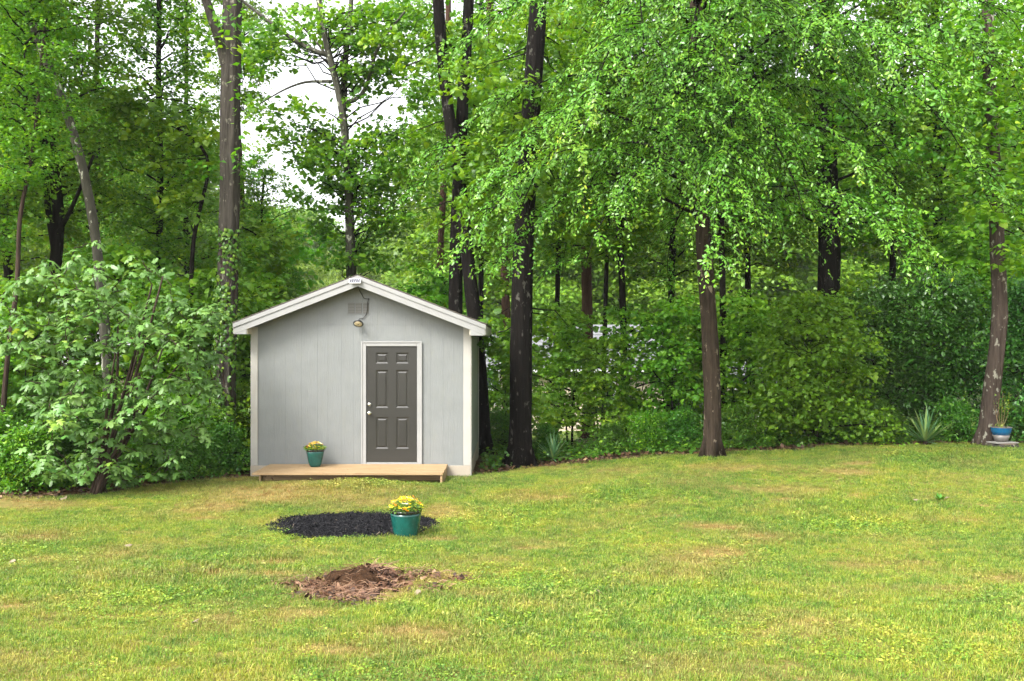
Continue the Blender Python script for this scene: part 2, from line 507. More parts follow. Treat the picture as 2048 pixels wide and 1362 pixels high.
# side and back walls
b = MB()
k = 14
for i in range(k):
    y0 = SY + .13 + (SD - .26) * i / k; y1 = SY + .13 + (SD - .26) * (i + 1) / k
    b.box(SX1 - .012, SX1 - .002, y0 + .003, y1 - .003, WB, 2.66)
b.box(SX1 - .05, SX1 - .014, SY + .061, SY + SD, .02, 2.66)
sh(b, 'side_wall', mat_side)
b = MB(); b.box(SX0 + .002, SX0 + .05, SY + .061, SY + SD, .02, 2.66); sh(b, 'side_wall', mat_side)
b = MB(); b.prism([(SX0 + .05, 0.02), (SX1 - .05, .02), (SX1 - .05, roof_z(SX1) - .16), (SCX, APEX - .16), (SX0 + .05, roof_z(SX0) - .16)], SY + SD - .05, SY + SD - .002)
sh(b, 'back_wall', mat_side)
# corner trim
for x0, x1 in ((SX0 - .002, SX0 + .123), (SX1 - .121, SX1 + .004)):
    b = MB(); b.box(x0, x1, SY - .016, SY - .001, WB + .002, roof_z(x0 if x0 < SCX else x1) - .165, .003); sh(b, 'corner_trim', mat_cream)
b = MB(); b.box(SX1 + .005, SX1 + .022, SY - .016, SY + .10, .03, 2.60, .003); sh(b, 'corner_trim', mat_cream)
b = MB(); b.box(SX1 + .001, SX1 + .02, SY + SD - .1, SY + SD, .03, 2.60, .003); sh(b, 'corner_trim', mat_cream)
b = MB(); b.box(SX0 - .004, SX1 + .004, SY - .020, SY - .0005, -.02, WB, .003); sh(b, 'skirt_board', mat_skirt)
b = MB(); b.box(SX1 + .001, SX1 + .018, SY + .102, SY + SD - .102, -.05, WB + .02, .003); sh(b, 'skirt_board', mat_skirt)
# roof
EL, ER = SX0 - .225, SX1 + .285
def slope_strip(x_in, x_out, y0, y1, ztop, zbot):
    """a board following the roof from the ridge to the eave, vertical thickness between ztop and zbot below the roof line"""
    m_ = MB()
    za, zb = roof_z(x_in), roof_z(x_out)
    poly = [(x_in, za - zbot), (x_out, zb - zbot), (x_out, zb - ztop), (x_in, za - ztop)]
    m_.prism(poly, y0, y1); return m_
YB = SY + SD + .3
rb = MB()
rb.prism([(EL, roof_z(EL) - .045), (SCX, APEX - .045), (SCX, APEX - .022), (EL, roof_z(EL) - .022)], YF + .02, YB)
rb.prism([(SCX + .0005, APEX - .045), (ER, roof_z(ER) - .045), (ER, roof_z(ER) - .022), (SCX + .0005, APEX - .022)], YF + .02, YB)
roof = sh(rb, 'roof', mat_shingle)
for s, xe in ((-1, EL - .015), (1, ER + .015)):
    n_c = 13
    for i in range(n_c):
        t0, t1 = i / n_c, (i + 1.18) / n_c
        xa = SCX + (xe - SCX) * (1 - t0); xb = SCX + (xe - SCX) * max(0.0, 1 - t1)
        m_ = MB(); m_.prism([(xa, roof_z(xa) - .021 + .010), (xa, roof_z(xa) + .003), (xb, roof_z(xb) - .008), (xb, roof_z(xb) - .016)], YF - .012, YB + .01)
        sub(m_, 'shingle_course', mat_shingle, roof)
for s, xe in ((-1, EL), (1, ER)):
    xi = SCX + s * .0008
    sub(slope_strip(xi, xe, YF - .014, YF + .0185, .024, .098), 'rake_trim', mat_white, roof)
    sub(slope_strip(xi, xe - s * .02, YF + .001, YF + .018, .0985, .212), 'rake_board', mat_white, roof)
    sub(slope_strip(xi, xe - s * .02, YF + .0190, SY - .021, .165, .175), 'soffit_panel', mat_soffit, roof)
    for j in range(14):
        xa = SCX + s * (.12 + j * .145)
        m_ = slope_strip(xa, xa + s * .012, YF + .021, SY - .022, .1755, .183)
        sub(m_, 'soffit_batten', mat_cream, roof)
    # boxed eave
    xw = SX0 - .003 if s < 0 else SX1 + .023
    ze = roof_z(xe)
    m_ = MB(); m_.box(min(xe, xe - s * .018), max(xe, xe - s * .018), YF + .0195, YB, ze - .20, ze - .047); sub(m_, 'eave_fascia', mat_cream, roof)
    m_ = MB(); m_.box(min(xw, xe - s * .019), max(xw, xe - s * .019), YF + .0195, YB, ze - .205, ze - .195); sub(m_, 'eave_soffit', mat_soffit, roof)
    xq = xw - s * .01
    m_ = MB(); m_.prism([(xq, ze - .209), (xe - s * .02, ze - .209), (xq, roof_z(xq) - .2125)], YF + .003, YF + .0185); sub(m_, 'eave_return', mat_white, roof)
    m_ = MB(); m_.box(min(xq, xq - s * .012), max(xq, xq - s * .012), YF + .019, SY - .018, ze - .205, roof_z(xq) - .18); sub(m_, 'eave_return', mat_soffit, roof)
# door and frame
fr = MB(); FW = .076
fr.box(DX0, DX0 + FW, SY - .026, SY + .011, DZ0, DZ1, .005)
frame = sh(fr, 'door_frame', mat_white)
m_ = MB(); m_.box(DX1 - FW, DX1, SY - .026, SY + .011, DZ0, DZ1, .005); sub(m_, 'frame_post', mat_white, frame)
m_ = MB(); m_.box(DX0 + FW + .001, DX1 - FW - .001, SY - .0255, SY + .011, DZ1 - FW, DZ1, .005); sub(m_, 'frame_head', mat_white, frame)
for x0, x1, z0, z1 in ((DX0 - .012, DX0 + .014, DZ0, DZ1 + .012), (DX1 - .014, DX1 + .012, DZ0, DZ1 + .012), (DX0 + .015, DX1 - .015, DZ1 - .014, DZ1 + .012)):
    m_ = MB(); m_.box(x0, x1, SY - .036, SY - .0265, z0, z1, .003); sub(m_, 'frame_bead', mat_white, frame)
m_ = MB(); m_.box(DX0 + FW + .002, DX1 - FW - .002, SY - .034, SY + .011, DZ0 + .004, DZ0 + .045, .004); sub(m_, 'threshold', mat_white, frame)
dx0, dx1, dz0, dz1 = DX0 + FW + .004, DX1 - FW - .004, DZ0 + .048, DZ1 - FW - .004
DWd, DHt = dx1 - dx0, dz1 - dz0
ycf = SY - .004                                       # front face of the door
cols_ = [(.183, .433), (.585, .840)]
rows_ = [(.117, .277), (.470, .798), (.853, .948)]
rows_ = [(1 - 1145 / 815 + 425 / 815, 1 - 922 / 815 + 425 / 815), (1 - (857 - 425) / 815, 1 - (590 - 425) / 815), (1 - (545 - 425) / 815, 1 - (468 - 425) / 815)]
xsd = [0] + [c for p_ in cols_ for c in p_] + [1]
zsd = [0] + [c for p_ in rows_ for c in p_] + [1]
slab = MB()
for i in range(5):
    for j in range(7):
        if i in (1, 3) and j in (1, 3, 5): continue
        slab.box(dx0 + DWd * xsd[i], dx0 + DWd * xsd[i + 1], ycf, ycf + .014, dz0 + DHt * zsd[j], dz0 + DHt * zsd[j + 1])
V = []
door = sh(slab, 'door', mat_door)
for ca, cb in cols_:
    for ra, rb_ in rows_:
        x0, x1, z0, z1 = dx0 + DWd * ca, dx0 + DWd * cb, dz0 + DHt * ra, dz0 + DHt * rb_
        rings = [(0, 0), (.026, .013), (.032, .013), (.054, .002)]
        V, F = [], []
        for ins, dep in rings:
            V += [(x0 + ins, ycf + dep, z0 + ins), (x1 - ins, ycf + dep, z0 + ins), (x1 - ins, ycf + dep, z1 - ins), (x0 + ins, ycf + dep, z1 - ins)]
        for r_ in range(3):
            for q in range(4):
                F.append((r_ * 4 + q, r_ * 4 + (q + 1) % 4, r_ * 4 + 4 + (q + 1) % 4, r_ * 4 + 4 + q))
        F.append((12, 13, 14, 15))
        m_ = MB(); m_.add(V, F); sub(m_, 'door_panel', mat_door, door)
def knob(cx, cz, r, ln):
    prof = [(0.001, 0), (r * 1.0, 0), (r * 1.0, .006), (r * .45, .009), (r * .42, ln * .5), (r * .85, ln * .62), (r * .9, ln * .85), (r * .6, ln), (.001, ln)]
    m = MB(); m.lathe(prof, 18)
    Vv = m.V[0].copy(); m.V[0] = np.stack([cx + Vv[:, 0], ycf - .0005 - Vv[:, 2], cz + Vv[:, 1]], -1)
    return m
sub(knob(dx0 + .052, dz0 + DHt * (1 - (832 - 425) / 815), .033, .03), 'deadbolt', mat_metal, door, True)
sub(knob(dx0 + .052, dz0 + DHt * (1 - (893 - 425) / 815), .036, .065), 'door_knob', mat_metal, door, True)
# gable vent
vz0, vz1 = 2.45 + (681 - 627) / 113.75, 2.45 + (681 - 606) / 113.75
vent = None
for x0, x1 in ((696, 709.2), (711, 723.8), (726, 738)):
    X0, X1 = (x0 - 1024) / 113.75, (x1 - 1024) / 113.75
    m_ = MB(); m_.box(X0, X1, SY - .006, SY - .0008, vz0, vz1, .002)
    pv = sh(m_, 'gable_vent', mat_shade)
    for j in range(7):
        zz = vz0 + (vz1 - vz0) * (j + .5) / 7
        m_ = MB(); m_.box(X0 + .006, X1 - .006, SY - .012, SY - .0065, zz - .006, zz + .004); sub(m_, 'louvre', mat_soffit2, pv)
X0, X1 = (694 - 1024) / 113.75, (740 - 1024) / 113.75
for bx in ((X0, X1, vz0 - .02, vz0 - .002), (X0, X1, vz1 + .002, vz1 + .016)):
    m_ = MB(); m_.box(bx[0], bx[1], SY - .009, SY - .0008, bx[2], bx[3], .002); sh(m_, 'vent_frame', mat_siding)

# ------------------------------------------------------------------ solar light on the gable
sx, sz = (709 - 1024) / FPX * 15.6, CAMZ + (681 - 562) / FPX * 15.6
sl = thing('solar_light', 'small solar panel wired to a round lamp on the shed gable', 'light', (sx, YF - .02, sz))
pm = MB(); pm.box(-.10, .10, -.012, .0, -.052, .052, .003)
pn = pm.build('panel_frame', mat_hwhite, sl, loc=(0, -.03, 0), rot=(R(-38), 0, 0))
for i in range(5):
    m_ = MB(); m_.box(-.088 + i * .036, -.056 + i * .036, -.0145, -.0125, -.042, .042); m_.build('solar_cell', mat_pv, pn)
m_ = MB(); m_.box(-.02, .02, -.03, .018, -.03, .01); m_.build('bracket', mat_black, sl)
def wp(px, py, y=SY - .02): return np.array([(px - 1024) / FPX * y - sx, y - (YF - .02), CAMZ - (py - 681) / FPX * y - sz])
pts = [wp(714, 566, YF - .03), wp(716, 573, YF + .15), wp(720, 583), wp(728, 597), wp(737, 598), wp(735, 606), wp(734.5, 620), wp(732, 630), wp(727, 636), wp(719, 637.5), wp(717, 641, SY - .1)]
m_ = MB(); m_.tube(pts, .007, 6); m_.build('cable', mat_wire, sl, True)
m_ = MB(); m_.box(-.012, .012, -.012, .012, -.012, .012, .003); m_.build('cable_clip', mat_black, sl, loc=tuple(wp(737, 598)))
lp = wp(716.5, 648, SY - .12)
m_ = MB(); m_.lathe([(.001, 0), (.085, 0), (.09, .012), (.075, .03), (.03, .045), (.018, .07), (.001, .07)], 24)
lh = m_.build('lamp_housing', mat_black, sl, True, loc=tuple(lp), rot=(R(-38), 0, 0))
m_ = MB(); m_.lathe([(.001, -.010), (.05, -.007), (.070, -.001), (.001, -.0008)], 24); m_.build('diffuser', mat_lens, lh, True)
m_ = MB(); m_.lathe([(.001, -.018), (.009, -.016), (.010, -.009), (.001, -.008)], 10); m_.build('sensor', mat_black, lh)
m_ = MB(); m_.tube([lp + np.array([0, .03, .05]), lp + np.array([0, .07, .045]), lp + np.array([0, .118, .03])], .009, 6); m_.build('lamp_arm', mat_black, sl)

# ------------------------------------------------------------------ deck
deck = thing('wooden_deck', 'low platform of new pine boards in front of the shed door', 'deck', (-2.68, 15.4, .1))
dk = Vector((-2.68, 15.4, .1))
KX0, KX1, KY0, KY1, KZ = -4.235, -1.13, 14.86, SY - .040, .285
nb = 8
rng = np.random.default_rng(5)
for i in range(nb):
    y0 = KY0 + (KY1 - KY0) * i / nb; y1 = KY0 + (KY1 - KY0) * (i + 1) / nb
    e0, e1 = rng.normal(0, .004, 2)
    dz = rng.normal(0, .0012)
    m_ = MB(); m_.box(KX0 + e0 - .01, KX1 + e1 + .005, y0 + .005, y1 - .005, KZ - .036 + dz, KZ + dz, .004)
    m_.build('plank', mat_wood, deck, loc=-dk)
for x in (KX0 + .01, KX1 - .045, (KX0 + KX1) / 2):
    m_ = MB(); m_.box(x, x + .036, KY0 + (.02 if x > -1.3 else .34), KY1 - .01, .06, KZ - .040, .003); m_.build('joist', mat_wood, deck, loc=-dk)
m_ = MB(); m_.box(KX0 + .05, KX1 - .05, KY0 + .42, KY0 + .458, .10, KZ - .042, .003); m_.build('rim_joist', mat_wood, deck, loc=-dk)

# ------------------------------------------------------------------ leaves
def nrmz(a): return a / (np.linalg.norm(a, axis=-1, keepdims=True) + 1e-9)
KITE = (np.array([(0, 0, 0), (.42, .38, -.10), (0, 1, -.12), (-.42, .38, -.10)]), np.array([(0, 1, 2), (0, 2, 3)]))
MAPLE = (np.array([(0, 0, 0), (.50, .20, -.10), (.34, .62, -.10), (0, 1.0, -.16), (-.34, .62, -.10), (-.50, .20, -.10), (0, .42, .02)]),
         np.array([(0, 1, 6), (1, 2, 6), (2, 3, 6), (3, 4, 6), (4, 5, 6), (5, 0, 6)]))
ELL = (np.array([(0, 0, 0), (.22, .3, -.05), (.2, .68, -.07), (0, 1, -.12), (-.2, .68, -.07), (-.22, .3, -.05)]), np.array([(0, 1, 2), (0, 2, 3), (0, 3, 4), (0, 4, 5)]))
_fo = [(0, 0), (.20, -.12), (.44, .03), (.40, .17), (.22, .24), (.50, .46), (.48, .62), (.20, .52), (.20, .86), (.07, 1.0)]
_fo = _fo + [(-x, y) for x, y in _fo[::-1][:-1]]
_fz = lambda x, y: -.22 * abs(x) ** 1.3 - .18 * y * y
FIG = (np.array([(0, .34, .03)] + [(x, y, _fz(x, y)) for x, y in _fo]), np.array([(0, i, i + 1) for i in range(1, len(_fo))] + [(0, len(_fo), 1)]))

def leaf_mesh(pos, axis, nrm, size, T):
    tv, tf = T
    axis = nrmz(axis); side = nrmz(np.cross(axis, nrm)); nr = np.cross(side, axis)
    s = np.broadcast_to(np.asarray(size, float), (len(pos),))[:, None, None]
    V = pos[:, None, :] + s * (tv[None, :, 0:1] * side[:, None, :] + tv[None, :, 1:2] * axis[:, None, :] + tv[None, :, 2:3] * nr[:, None, :])
    F = tf[None] + (np.arange(len(pos)) * len(tv))[:, None, None]
    return V.reshape(-1, 3), F.reshape(-1, tf.shape[1])

def sprays(rng, C, rad, n, lsize, flat=.16, droop=.25, tilt=.5, outd=None, up=1.0):
    """n leaves in a flattened layer round every centre; returns pos, axis, normal, size, lv"""
    M = len(C)
    rad = np.broadcast_to(np.asarray(rad, float), (M,))
    th = rng.uniform(0, 2 * np.pi, (M, n)); r = np.sqrt(rng.uniform(0, 1, (M, n)))
    rr = r * rad[:, None]
    dx, dy = np.cos(th), np.sin(th)
    tiltv = rng.normal(0, .22, (M, 2))
    z = rng.normal(0, 1, (M, n)) * flat * rad[:, None] - droop * r * r * rad[:, None] + (dx * tiltv[:, :1] + dy * tiltv[:, 1:]) * rr
    pos = C[:, None, :] + np.stack([dx * rr, dy * rr, z], -1)
    ax = np.stack([dx, dy, np.full_like(dx, -.35)], -1) + rng.normal(0, .55, (M, n, 3))
    nr = np.stack([dx * .25, dy * .25, np.full_like(dx, up)], -1) + rng.normal(0, tilt, (M, n, 3))
    sz = lsize * np.clip(rng.lognormal(-.06, .33, (M, n)), .4, 1.8)
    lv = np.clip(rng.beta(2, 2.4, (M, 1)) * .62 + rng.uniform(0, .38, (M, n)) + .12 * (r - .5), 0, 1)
    return pos.reshape(-1, 3), ax.reshape(-1, 3), nr.reshape(-1, 3), sz.ravel(), lv.ravel()

def foliage(name, data, T, mat):
    pos, ax, nr, sz, lv = data
    V, F = leaf_mesh(pos, ax, nr, sz, T)
    return mesh_np(name, V, [F], mat, {'lv': np.repeat(lv, len(T[0]))})

def curve(p0, p1, rng, n=6, sag=0.0, jit=.05):
    t = np.linspace(0, 1, n)[:, None]
    L = np.linalg.norm(np.asarray(p1) - p0)
    p = (1 - t) * p0 + t * np.asarray(p1)
    p[:, 2] += sag * L * (4 * t * (1 - t))[:, 0]
    p[1:-1] += rng.normal(0, jit * L, (n - 2, 3)) * .5
    return p

def crown_mesh(name, seed, H, Rm, limbs, per, nleaf, lsize, mat, T=KITE, sr=(.42, .78), top=.55, up0=.35, lmat=None, prof='round', flat=.16, droop=.25):
    """limbs leaving an upright axis, with layered sprays along them; origin at the foot of the crown"""
    rng = np.random.default_rng(seed)
    C, tw = [], MB()
    for i in range(limbs):
        u = (i + rng.uniform(0, 1)) / limbs
        h = H * u
        if prof == 'round': k = math.sin(math.pi * (.14 + .80 * u)) ** .6
        elif prof == 'bush': k = (1 - u ** 2.2) ** .5 * .95 + .05
        else: k = 1 - .6 * u
        L = Rm * k * (rng.uniform(.62, 1.08) if prof == 'round' else rng.uniform(.42, 1.25))
        az = i * 2.39996 + rng.normal(0, .35)
        rise = rng.normal(up0, .18) * L * (.4 + .8 * u)
        p0 = np.array([0, 0, max(0.02, h - .35 * rise)])
        p1 = np.array([math.cos(az) * L, math.sin(az) * L, h + .65 * rise])
        path = curve(p0, p1, rng, 6, .06, .09)
        r0 = .012 + .012 * L
        tw.tube(path, np.linspace(r0, .006, 6), 5, cap=False)
        lat = np.array([-math.sin(az), math.cos(az), 0])
        for j in range(per):
            t = rng.uniform(.22, 1.05)
            q = np.array([np.interp(min(t, 1), np.linspace(0, 1, 6), path[:, a]) for a in range(3)])
            off = rng.normal(0, .30 * L * (.35 + .4 * (1 - abs(t - .6)))) if L > 0 else 0
            c = q + lat * off + np.array([0, 0, rng.normal(0, .13 * min(L, 1.6))]) + (p1 - p0) * max(0, t - 1)
            C.append(c)
            if abs(off) > .15: tw.tube(np.stack([q, (q + c) / 2 + [0, 0, .05], c]), [.009, .006, .003], 4, cap=False)
    C = np.array(C)
    rad = rng.uniform(*sr, len(C))
    d = sprays(rng, C, rad, nleaf, lsize, flat, droop)
    return foliage(name + '_leaves', d, T, mat), tw.mesh(name + '_twigs', lmat or bark_black)

CROWN = {}
for i, (H, Rm, limbs, per) in enumerate([(10.5, 3.3, 46, 17), (11.0, 2.9, 44, 17), (9.5, 3.6, 46, 17), (10.0, 3.1, 42, 16)]):
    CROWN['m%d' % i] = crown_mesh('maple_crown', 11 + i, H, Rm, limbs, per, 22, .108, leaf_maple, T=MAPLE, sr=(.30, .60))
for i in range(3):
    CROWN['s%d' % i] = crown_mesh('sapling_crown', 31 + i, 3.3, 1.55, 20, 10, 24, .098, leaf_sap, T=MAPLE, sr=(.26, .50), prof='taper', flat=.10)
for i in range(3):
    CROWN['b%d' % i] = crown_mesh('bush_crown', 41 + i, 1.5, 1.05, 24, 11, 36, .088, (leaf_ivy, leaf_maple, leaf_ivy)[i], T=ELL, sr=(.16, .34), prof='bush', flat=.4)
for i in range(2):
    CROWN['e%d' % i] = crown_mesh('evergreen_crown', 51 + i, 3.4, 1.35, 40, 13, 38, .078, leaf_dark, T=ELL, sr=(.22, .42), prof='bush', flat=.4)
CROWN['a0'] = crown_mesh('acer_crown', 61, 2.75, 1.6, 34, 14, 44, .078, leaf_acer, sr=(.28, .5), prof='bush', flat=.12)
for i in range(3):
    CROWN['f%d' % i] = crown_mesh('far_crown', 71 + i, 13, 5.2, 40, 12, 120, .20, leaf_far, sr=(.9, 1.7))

def at_height(path, z):
    return np.array([np.interp(z, path[:, 2], path[:, 0]), np.interp(z, path[:, 2], path[:, 1]), z])

def smooth_path(pts, n=22):
    pts = np.asarray(pts, float)
    d = np.concatenate([[0], np.cumsum(np.linalg.norm(np.diff(pts, axis=0), axis=1))])
    u = np.linspace(0, d[-1], n)
    p = np.stack([np.interp(u, d, pts[:, i]) for i in range(3)], -1)
    for _ in range(2):
        p[1:-1] = (p[:-2] + 2 * p[1:-1] + p[2:]) / 4
    return p

def tree(name, label, D, pix, wpx, bark, crown=None, ch=3.0, cs=1.0, rz=0.0, group=None, cat='tree', forks=(), seed=0, sides=14, flare=1.5, dvar=.12, xy=None, extra=None):
    """pix: photograph pixels up the trunk at distance D (the first is its foot); wpx: (foot, top) width in pixels"""
    rng = np.random.default_rng(1000 + seed + int(abs(pix[0][0])))
    pts = np.array([P(px, py, D) for px, py in pix])
    pts[1:, 1] += np.cumsum(rng.normal(0, dvar, len(pts) - 1))
    pts[0, 2] = g1(pts[0, 0], pts[0, 1]) - .06
    if pts[1, 2] < pts[0, 2] + .2: pts = np.delete(pts, 1, 0)
    base = pts[0].copy(); base[2] += .06
    root = thing(name, label, cat, tuple(base), 0, group)
    path = smooth_path(pts, 26)
    n = len(path)
    h = path[:, 2] - path[0, 2]
    r = np.linspace(wpx[0], wpx[1], n) / FPX * D / 2
    r = r * (1 + (flare - 1) * np.exp(-h / .22))
    mb = MB(); mb.tube(path - base, r, sides * 2 if sides > 12 else sides, .05, rng)
    if sides > 12:
        ns_ = sides * 2
        Vt = mb.V[-1].reshape(n, ns_, 3); cen = (path - base)[:, None, :]
        lobe_ = 1 + (.45 * np.exp(-h / .16))[:, None] * np.clip(np.sin(np.arange(ns_) * 2 * np.pi / ns_ * 5 + rng.uniform(0, 6)), -.3, 1)[None]
        mb.V[-1] = (cen + (Vt - cen) * lobe_[..., None]).reshape(-1, 3)
    for fk, w0, w1 in forks:
        f = np.array([P(px, py, D) for px, py in fk]); f[1:, 1] += np.cumsum(rng.normal(0, .25, len(f) - 1))
        f[0, 1] = at_height(path, f[0, 2])[1]
        f = smooth_path(f, 12)
        mb.tube(f - base, np.linspace(w0, w1, len(f)) / FPX * D / 2, 8, .03, rng)
    mb.build('trunk', bark, root, True)
    if crown:
        lv_, tw = CROWN[crown]
        c = at_height(path, min(base[2] + ch, path[-1, 2])) - base
        c[2] = ch
        o = link('crown', lv_, root, tuple(c), (0, 0, rz), (cs, cs, cs)); o["kind"] = 'stuff'
        link('branches', tw, root, tuple(c), (0, 0, rz), (cs, cs, cs))
    if extra is not None:
        extra(root, base, path, rng)
    return root, path, base

# ------------------------------------------------------------------ the named trees
# ivy-clad tree left of the shed
def fx_ivytop(root, base, path, rng):
    C = np.array([P(px, py, 17.2 + rng.normal(0, .3)) for px, py in ((445, 95), (430, 320), (470, 300), (490, 330), (500, 220), (425, 60), (470, 40), (495, 60), (480, 145))]) - base
    C += rng.normal(0, .1, C.shape)
    me = foliage('crown', sprays(rng, C, .32, 26, .11, .4), KITE, leaf_maple)
    o = link('crown', me, root); o["kind"] = 'stuff'
ivt, ivpath, ivbase = tree('ivy_clad_tree', 'tall straight grey barked tree wrapped in ivy beside the shed', 17.5,
     [(450, 960), (448, 800), (449, 600), (452, 400), (453, 200), (456, 90), (458, -60), (459, -300)], (42, 34), bark_grey,
     forks=[([(452, 150), (432, 60), (412, 0), (395, -60), (380, -200)], 22, 12)], sides=18, seed=1, extra=fx_ivytop)
tree('pine_tree', 'slender straight trunk with reddish bark behind the ivy-clad tree', 26, [(497, 900), (496, 620), (489, 450), (484, 300), (476, 100), (474, -60), (472, -200)], (17, 13), bark_red, 'm1', 9.5, .55, 1.0, seed=2)
# forked tree whose crown stands against the sky behind the ridge
def fx_fork(root, base, path, rng):
    blobs = [(640, 330, 90, 70, 26), (720, 300, 90, 60, 24), (790, 330, 70, 70, 20), (620, 280, 60, 30, 9), (700, 390, 100, 60, 30), (660, 450, 40, 40, 5), (760, 430, 70, 60, 18), (700, 500, 40, 40, 8), (760, 510, 40, 30, 6),
             (530, 60, 50, 30, 7), (500, 110, 40, 30, 6), (580, 40, 50, 40, 8), (560, 110, 40, 30, 5), (540, 220, 30, 20, 3), (600, 215, 30, 15, 3), (720, 60, 60, 60, 24), (770, 90, 70, 60, 22), (740, 140, 60, 30, 8), (650, 30, 40, 40, 9), (800, 40, 60, 50, 20), (840, 190, 40, 40, 10), (600, 255, 60, 20, 6), (700, 170, 20, 20, 3), (820, 260, 40, 30, 10)]
    C = []
    for px, py, rx, ry, n in blobs:
        q = rng.normal(0, .5, (n, 3))
        for a in q: C.append(P(px + a[0] * rx, py + a[1] * ry, 24 + a[2] * 1.3))
    C = np.array(C) - base
    rad = rng.uniform(.3, .62, len(C))
    o = link('crown', foliage('crown', sprays(rng, C, rad, 52, .112, .22, .3), MAPLE, leaf_maple), root); o["kind"] = 'stuff'
    tw = MB()
    for c in C[::3]:
        zc = max(c[2] - rng.uniform(.3, 1.2), 2.0)
        p0 = at_height(path, min(zc + base[2], path[-1, 2])) - base
        tw.tube(curve(p0, c, rng, 6, .05, .08), np.linspace(.022, .004, 6), 5, cap=False)
    tw.build('branches', bark_dark, root)['kind'] = 'stuff'
tree('forked_tree', 'grey tree forking into bare limbs against the white sky behind the shed ridge', 24,
     [(703, 900), (703, 560), (700, 420), (695, 300), (690, 215), (672, 150), (655, 90), (642, 0), (632, -90)], (25, 9), bark_pale, sides=14, seed=3, flare=1.2,
     forks=[([(692, 225), (686, 150), (690, 90), (700, 30), (706, -60)], 15, 8), ([(691, 212), (720, 210), (742, 175), (756, 120), (790, 70), (830, 30)], 10, 3), ([(664, 120), (620, 105), (570, 70), (520, 30), (478, 2), (455, -30)], 10, 4),
            ([(690, 135), (740, 143), (790, 138), (850, 118)], 7, 3), ([(680, 160), (640, 90), (600, 45), (560, 10)], 6, 3), ([(668, 170), (610, 165), (570, 185), (525, 215)], 7, 2), ([(690, 90), (712, 40), (745, 0), (760, -40)], 7, 4)], extra=fx_fork)
def fx_low(cols, n, D, sz=.106, dd=.5, rad=(.3, .55)):
    def f(root, base, path, rng):
        C = []
        for px, py, rx, ry, k, *dq in cols:
            q = rng.normal(0, .5, (k, 3))
            D_, dd_ = (dq[0], .3) if dq else (D, dd)
            for a in q: C.append(P(px + a[0] * rx, py + a[1] * ry, D_ + a[2] * dd_))
        C = np.array(C) - base
        o = link('crown', foliage('crown', sprays(rng, C, rng.uniform(*rad, len(C)), n, sz, .14, .2), MAPLE, leaf_maple), root); o["kind"] = 'stuff'
        tw = MB()
        for c in C[::3]:
            p0 = at_height(path, c[2] + base[2] + .25) - base
            tw.tube(curve(p0, c, rng, 5, .04, .07), np.linspace(.018, .004, 5), 5, cap=False)
        tw.build('branches', bark_black, root)['kind'] = 'stuff'
    return f
# the dark pair behind the shed's corner
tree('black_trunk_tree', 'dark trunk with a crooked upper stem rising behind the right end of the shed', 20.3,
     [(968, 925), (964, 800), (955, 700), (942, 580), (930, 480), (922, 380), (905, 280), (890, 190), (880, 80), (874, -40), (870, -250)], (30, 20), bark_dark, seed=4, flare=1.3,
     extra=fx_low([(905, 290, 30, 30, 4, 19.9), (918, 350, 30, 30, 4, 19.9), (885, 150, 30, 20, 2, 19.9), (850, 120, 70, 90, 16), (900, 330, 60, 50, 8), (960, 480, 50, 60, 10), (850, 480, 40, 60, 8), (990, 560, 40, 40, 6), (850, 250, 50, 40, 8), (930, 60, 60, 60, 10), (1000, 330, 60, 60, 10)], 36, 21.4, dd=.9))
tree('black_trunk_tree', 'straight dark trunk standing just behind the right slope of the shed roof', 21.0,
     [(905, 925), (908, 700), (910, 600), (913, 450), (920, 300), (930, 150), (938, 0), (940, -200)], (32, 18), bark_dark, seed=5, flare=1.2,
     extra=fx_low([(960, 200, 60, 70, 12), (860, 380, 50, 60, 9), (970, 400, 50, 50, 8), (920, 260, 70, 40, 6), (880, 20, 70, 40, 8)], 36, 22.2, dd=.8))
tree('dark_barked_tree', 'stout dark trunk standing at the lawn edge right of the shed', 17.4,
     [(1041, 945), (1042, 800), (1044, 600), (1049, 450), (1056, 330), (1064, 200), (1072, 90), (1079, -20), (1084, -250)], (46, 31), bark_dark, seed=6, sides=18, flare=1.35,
     extra=fx_low([(1058, 250, 50, 40, 7, 16.9), (1052, 350, 40, 40, 6, 16.9), (1064, 170, 40, 30, 3, 16.9), (1040, 700, 60, 30, 7), (1090, 640, 80, 30, 10), (1000, 430, 90, 60, 20), (1080, 330, 90, 80, 26), (1030, 240, 100, 70, 26), (960, 330, 60, 60, 14), (1110, 450, 70, 50, 14), (990, 150, 70, 50, 12), (1110, 120, 90, 90, 24), (1040, 60, 60, 40, 8), (1060, 810, 40, 20, 4)], 34, 18.9, dd=1.0))

